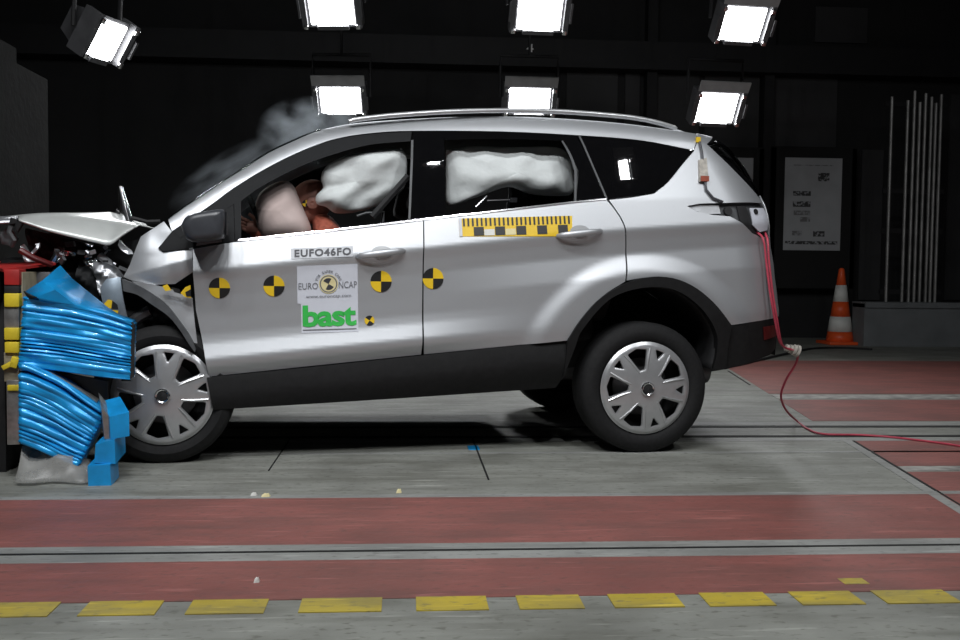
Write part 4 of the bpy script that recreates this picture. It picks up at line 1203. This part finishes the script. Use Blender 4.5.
# ================================================================== CRASH BARRIER
bar = empty('crash_barrier', Vector((*(CAR_O+UX*P0(20, 400, 0)[0]).xy, 0)), CAR_YAW)
tag(bar, 'deformed blue honeycomb crash barrier on a red and yellow mount', 'crash barrier')
bx0 = P0(20, 400, 0)[0]
BY = -.22        # the barrier stands out past the side of the car
def bp(px, py, y): return P3(px, py, y+BY)-Vector((bx0, 0, 0))
def corrug(name, top, bot, y, nx, nz, ridges, amp, m, depth=.14, seed=0):
    """crumpled corrugated sheet between a top and a bottom edge, with its far side and ends"""
    T = crv([bp(a, b_, y) for a, b_ in top], 4); B = crv([bp(a, b_, y) for a, b_ in bot], 4)
    n = min(len(T), len(B))
    rows = []
    for j in range(nz+1):
        t = j/nz; row = []
        for i in range(n):
            p = T[min(len(T)-1, round(i*(len(T)-1)/(n-1)))]; q = B[min(len(B)-1, round(i*(len(B)-1)/(n-1)))]
            c = p+(q-p)*t
            ph = t*ridges+1.5*noise.noise(Vector((t*3.1+seed, i*.012, 1.7)))
            w_ = abs(2*(ph-math.floor(ph+.5)))
            d = amp*(w_**2.2)*max(.08, .35+1.5*noise.noise(Vector((t*5+seed, 5, i*.03))))+.012*noise.noise(Vector((i*.25+seed, t*9, 2)))
            c = c+Vector((.006*noise.noise(Vector((t*30, seed, 9)))*(1 if i in (0, n-1) else 0), d, 0))
            row.append(c)
        rows.append(row)
    b = MB(); b.grid(rows)
    bk = [[c+Vector((0, depth, 0)) for c in r] for r in (rows[0], rows[-1])]
    b.grid([rows[0], bk[0]]); b.grid([rows[-1], bk[1]])
    l = [r[0] for r in rows]; r_ = [r[-1] for r in rows]
    b.grid([l, [c+Vector((0, depth, 0)) for c in l]]); b.grid([r_, [c+Vector((0, depth, 0)) for c in r_]])
    return b.build(name, m, bar, smooth=28, thick=.004)
corrug('upper_blue_cladding', [(24, 297), (40, 300), (70, 305), (100, 312), (131, 322)], [(18.5, 367), (45, 369), (75, 373), (100, 376.5), (129.5, 379.5)], -.06, 20, 110, 14, .030, 'blue', seed=1)
corrug('lower_blue_cladding', [(19, 364), (32, 367), (60, 381), (85, 398), (105, 412)], [(19, 443), (35, 449), (52, 456), (66, 462), (78, 466)], -.10, 20, 110, 13, .034, 'blue', seed=4)
# torn flap on top
b = MB(); b.grid([[bp(25, 292, -.05), bp(42, 281, -.03), bp(60, 265.5, .08)], [bp(37, 297, -.09), bp(55, 290, -.07), bp(72, 279, .10)], [bp(40, 301, -.065), bp(75, 305, -.06), bp(108, 308, .05)], [bp(60, 305, -.06), bp(100, 313.5, -.06), bp(131, 322.5, -.06)]])
b.build('torn_flap', 'blue', bar, smooth=30, thick=.005)
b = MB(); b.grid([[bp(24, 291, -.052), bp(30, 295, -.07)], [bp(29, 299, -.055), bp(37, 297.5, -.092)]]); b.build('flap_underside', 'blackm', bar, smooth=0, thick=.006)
def pbox(name, px0, py0, px1, py1, y0, y1, m, skew=0.0, ang=0.0, bev=.004):
    a = bp(px0, py1, y0); c = bp(px1, py0, y0)
    b = MB(); cx_, cz_ = (a.x+c.x)/2, (a.z+c.z)/2
    mt = Matrix.Translation((cx_, y0+BY, cz_)) @ Matrix.Rotation(ang, 4, 'Y')
    b.box(-(c.x-a.x)/2, (c.x-a.x)/2, 0, y1-y0, -(c.z-a.z)/2, (c.z-a.z)/2, 0, mt, bev=bev)
    return b.build(name, m, bar, smooth=30)
# crushed bumper-element blocks at the foot
def qblock(name, f4, lift, y, dep, m='blue'):
    """block from the four pixel corners of its face (bl, br, tr, tl), its top tipped to show"""
    f = [bp(a, b_, y) for a, b_ in f4]
    k = [p+Vector((lift[0], dep, lift[1])) for p in f]
    b = MB(); b.hexa([f[0], f[1], k[1], k[0], f[3], f[2], k[2], k[3]])
    return b.build(name, m, bar, smooth=0)
qblock('bumper_block', [(110.5, 439.5), (129.5, 436), (129, 412), (109.5, 417)], (-.06, .05), -.17, .14)
qblock('bumper_block', [(94.5, 463), (115.5, 464), (114.5, 439.5), (95.5, 444)], (.02, .025), -.18, .14)
pp = [bp(88, 486.5, -.15), bp(111.5, 486.5, -.15)]
qblock('bumper_block', [(88.3, 486.5), (111.3, 486.5), (110, 464.5), (87.5, 466)], (.01, .015), -.20, .13)
qblock('honeycomb_edge', [(104.5, 439), (110.3, 439.3), (109, 416), (101.5, 407)], (-.03, .05), -.15, .10, 'alu')
qblock('honeycomb_edge', [(79, 463), (86, 452), (106, 412), (100, 405)], (0, 0), -.06, .20, 'alu')
b = MB(); b.grid([[bp(42, 368, -.04), bp(60, 378, -.06), bp(80, 390, -.06), bp(97, 402, -.06)], [bp(46, 370, .1), bp(64, 376, .1), bp(84, 388, .1), bp(100, 398, .1)]]); b.build('bare_foil', 'alu', bar, smooth=0, thick=.006)
b = MB(); b.grid([[bp(40, 368, .02), bp(70, 374, .02), bp(108, 381, .02)], [bp(42, 368, .05), bp(75, 392, .05), bp(108, 412, .05)]]); b.build('dark_core', 'blackm', bar, smooth=0, thick=.01)
qblock('upper_edge', [(128.8, 380.5), (133, 377), (133.5, 325), (131, 322)], (0, 0), -.055, .04, 'blackm')
# plastic sheet at the foot
b = MB(); gr = []
for j in range(7):
    t = j/6; row = []
    for i in range(9):
        s = i/8
        pt = bp(22+s*68, 446+s*14, -.06+.05*math.sin(s*7)); pbm = bp(14+s*76, 482.5, -.16)
        c = pt+(pbm-pt)*t; c += Vector((0, .02*math.sin(s*9+t*3), 0)); c.z = max(c.z, .004)
        row.append(c)
    gr.append(row)
b.grid(gr); b.build('plastic_sheet', 'sheet', bar, smooth=60, thick=.003)
# mount: backing plate, frame, red and yellow blocks
pbox('backing_plate', 18, 272, 23, 444, .02, .95, 'tan')
pbox('side_plate', 7, 380, 19, 445, -.02, .0, 'alu')
pbox('side_plate', 4, 306, 19, 329, -.02, .0, 'alu')
pbox('side_plate', 4, 352, 19, 382, -.015, .0, 'tan')
pbox('red_block', 4, 269.5, 19, 285, -.02, .1, 'red')
pbox('dark_block', 4, 285, 19, 294, -.015, .1, 'blackm')
for q in ((4, 293.5, 19, 307), (4, 328, 19, 340), (4.5, 342, 19, 353), (7, 385, 19, 391)): pbox('yellow_block', *q, -.03, .06, 'yellow')
pbox('yellow_flap', 1, 363, 14, 368, -.04, .0, 'yellow', ang=-.5); pbox('yellow_flap', 10, 357, 18, 368, -.04, .0, 'yellow', ang=.3)
b = MB(); b.hexa([bp(3, 272, -.02), bp(56, 265, .35), bp(40, 262, .9), bp(-20, 264, .9), bp(3, 269, -.02), bp(56, 263, .35), bp(40, 260, .9), bp(-20, 262, .9)]); b.build('red_top_plate', 'red', bar, smooth=0)
pbox('mount_box', 22, 272, 50, 290, .25, .6, 'steel')
pbox('mount_post', -40, 300, 4, 478, .15, .75, 'blackm'); pbox('mount_frame', -48, 268, -1, 300, .1, .9, 'blackm')
b = MB(); b.tube([bp(20, 250, .2), bp(34, 258, .2), bp(52, 265, .25)], .014, 8); b.build('red_strut', 'dred', bar)

# ================================================================== CONE, CORDS
cp = on_floor(839.5, 344)
cone = empty('traffic_cone', (cp.x, cp.y, 0)); tag(cone, 'orange and white striped traffic cone beside the concrete plinth', 'traffic cone')
sc = (cp.y)/F
H_ = 77*sc
def cr(z): return (2.6+(13.8-2.6)*(1-z/H_))*sc
zz = [0.0, .17*H_, .37*H_, .57*H_, .79*H_, H_]
b = MB(); b.box(-.23, .23, -.23, .23, 0, .04, bev=.01); b.build('base', 'cone_o', cone)
for i in range(5):
    b = MB(); a, c = zz[i], zz[i+1]
    d = .003 if i in (1, 3) else 0
    pr = [(cr(a)+d, a+.03 if i == 0 else a), (cr(c)+d, c)]
    if i == 4: pr += [(cr(c)*.6, c+.015), (.001, c+.015)]
    b.lathe(pr, 28); b.build('white_band' if i in (1, 3) else 'orange_band', 'cone_w' if i in (1, 3) else 'cone_o', cone, thick=.004)

pts = [at_depth(764, 231, 5.36), at_depth(767.5, 240, 5.30), at_depth(769, 262, 5.28), at_depth(772.5, 292, 5.28), at_depth(777, 320, 5.30), at_depth(781, 342, 5.36), at_depth(786, 348, 5.42),
       at_depth(797, 352, 5.50), at_depth(796, 363, 5.56), at_depth(786, 380, 5.62), at_depth(781, 396, 5.70), at_depth(786, 410, 5.85)]
pts += [on_floor(797, 421, .012), on_floor(808, 429, .009), on_floor(824, 434, .008), on_floor(862, 435, .008), on_floor(900, 438, .008), on_floor(960, 446, .008), on_floor(1040, 462, .008)]
ec = empty('extension_cord', on_floor(815, 428, 0.0)); tag(ec, 'long red cord with a pale plug, from the emptied tail lamp down across the floor', 'cord')
ch = MB(); ch.tube([p-ec.location for p in crv(pts, 6)], .0065, 8); ch.build('cord', 'cord', ec, smooth=80)
pts2 = [at_depth(757, 232, 5.30), at_depth(763.5, 240, 5.25), at_depth(766.5, 264, 5.25), at_depth(770, 292, 5.25), at_depth(774.5, 318, 5.27), at_depth(779, 340, 5.34), at_depth(784, 347, 5.40)]
ch = MB(); ch.tube([p-ec.location for p in crv(pts2, 5)], .006, 8); ch.build('lead', 'cord', ec, smooth=80)
pq = at_depth(793, 350, 5.48)-ec.location
R3 = Matrix.Rotation(math.radians(110), 4, 'Y')
for k, (dx, dz, rr) in enumerate(((-.035, .012, .020), (-.015, .006, .024), (.006, .0, .030), (.024, -.006, .034))):
    b = MB(); b.lathe([(.004, -.008), (rr, -.007), (rr, .007), (.004, .008)], 14, 0, Matrix.Translation(pq+Vector((dx, 0, dz))) @ R3); b.build('plug_ring', 'plug', ec)
pts = [on_floor(706, 371, .01), on_floor(735, 366, .01), on_floor(760, 360, .01), on_floor(790, 353, .01), on_floor(815, 348.5, .01), on_floor(845, 348, .01), on_floor(872, 349.5, .01)]
ch = MB(); ch.tube(crv(pts, 6), .016, 6)
tag(ch.build('black_cable', 'blackm', None, smooth=80), 'black cable lying on the floor from the car towards the cone', 'cable')

# ================================================================== SMOKE
def smoke(name, px, py, y, rx, ry, rz, dens, label, tilt=0.0, seed=0.0):
    q = P3(px, py, y); wpt = CAR_O+UX*q.x+UY*q.y+Vector((0, 0, q.z))
    bm = bmesh.new(); bmesh.ops.create_icosphere(bm, subdivisions=3, radius=1.0)
    me = bpy.data.meshes.new(name); bm.to_mesh(me); bm.free()
    o = bpy.data.objects.new(name, me); col.objects.link(o)
    o.location = wpt; o.scale = (rx, ry, rz); o.rotation_euler = (0, tilt, CAR_YAW)
    m = bpy.data.materials.new(name); m.use_nodes = True; nt = m.node_tree
    nt.nodes.remove(nt.nodes['Principled BSDF'])
    pv = nt.nodes.new('ShaderNodeVolumePrincipled'); pv.inputs['Color'].default_value = (.80, .88, .95, 1); pv.inputs['Anisotropy'].default_value = .2
    tc = nt.nodes.new('ShaderNodeTexCoord'); nz = nt.nodes.new('ShaderNodeTexNoise'); nz.inputs['Scale'].default_value = 2.2; nz.inputs['Detail'].default_value = 3
    mp = nt.nodes.new('ShaderNodeMapping'); mp.inputs['Location'].default_value = (seed, seed, 0)
    nt.links.new(tc.outputs['Object'], mp.inputs[0]); nt.links.new(mp.outputs[0], nz.inputs['Vector'])
    ln = nt.nodes.new('ShaderNodeVectorMath'); ln.operation = 'LENGTH'; nt.links.new(tc.outputs['Object'], ln.inputs[0])
    fa = nt.nodes.new('ShaderNodeMapRange'); fa.inputs['From Min'].default_value = 1.0; fa.inputs['From Max'].default_value = 0.2; nt.links.new(ln.outputs['Value'], fa.inputs['Value'])
    rp = nt.nodes.new('ShaderNodeMapRange'); rp.inputs['From Min'].default_value = .40; rp.inputs['From Max'].default_value = .70; nt.links.new(nz.outputs['Fac'], rp.inputs['Value'])
    mu = nt.nodes.new('ShaderNodeMath'); mu.operation = 'MULTIPLY'; nt.links.new(fa.outputs[0], mu.inputs[0]); nt.links.new(rp.outputs[0], mu.inputs[1])
    m2 = nt.nodes.new('ShaderNodeMath'); m2.operation = 'MULTIPLY'; m2.inputs[1].default_value = dens; nt.links.new(mu.outputs[0], m2.inputs[0])
    nt.links.new(m2.outputs[0], pv.inputs['Density']); nt.links.new(pv.outputs[0], nt.nodes['Material Output'].inputs['Volume'])
    me.materials.append(m)
    tag(o, label, 'smoke', kind='stuff')
smoke('smoke', 312, 134, .95, .32, .30, .22, 9.0, 'pale grey smoke rising above the windscreen', seed=1.0)
smoke('smoke', 235, 172, .8, .42, .25, .13, 3.0, 'thin wisp of smoke along the windscreen pillar', tilt=-.55, seed=4.0)
smoke('smoke', 262, 205, .95, .26, .22, .20, 5.0, 'faint smoke inside the cabin around the steering wheel', seed=7.0)

def chip(px, py, sx, sz, m, label):
    p = on_floor(px, py)
    b = MB(); b.add([(-sx, -sz, 0), (sx*.8, -sz*.7, 0), (sx, sz*.6, 0), (-sx*.5, sz, 0), (-sx*.7, -sz*.5, .012), (sx*.6, -sz*.4, .018), (sx*.7, sz*.4, .010), (-sx*.3, sz*.7, .015)],
                    [(3, 2, 1, 0), (4, 5, 6, 7), (0, 1, 5, 4), (1, 2, 6, 5), (2, 3, 7, 6), (3, 0, 4, 7)])
    o = b.build('debris_chip', m, None, smooth=0); o.location = p; tag(o, label, 'debris', 'broken chips on the floor')
chip(257, 582.5, .009, .012, 'cone_w', 'tiny white chip on the red band between the rail and the yellow dashes')
chip(266, 497, .020, .014, 'cream', 'pale orange chip at the edge of the red band, below the front door')
chip(254, 496, .014, .012, 'cone_w', 'small pale chip beside an orange chip at the edge of the red band')
chip(399, 492.5, .012, .012, 'cream', 'small pale orange chip on the grey floor below the sill')
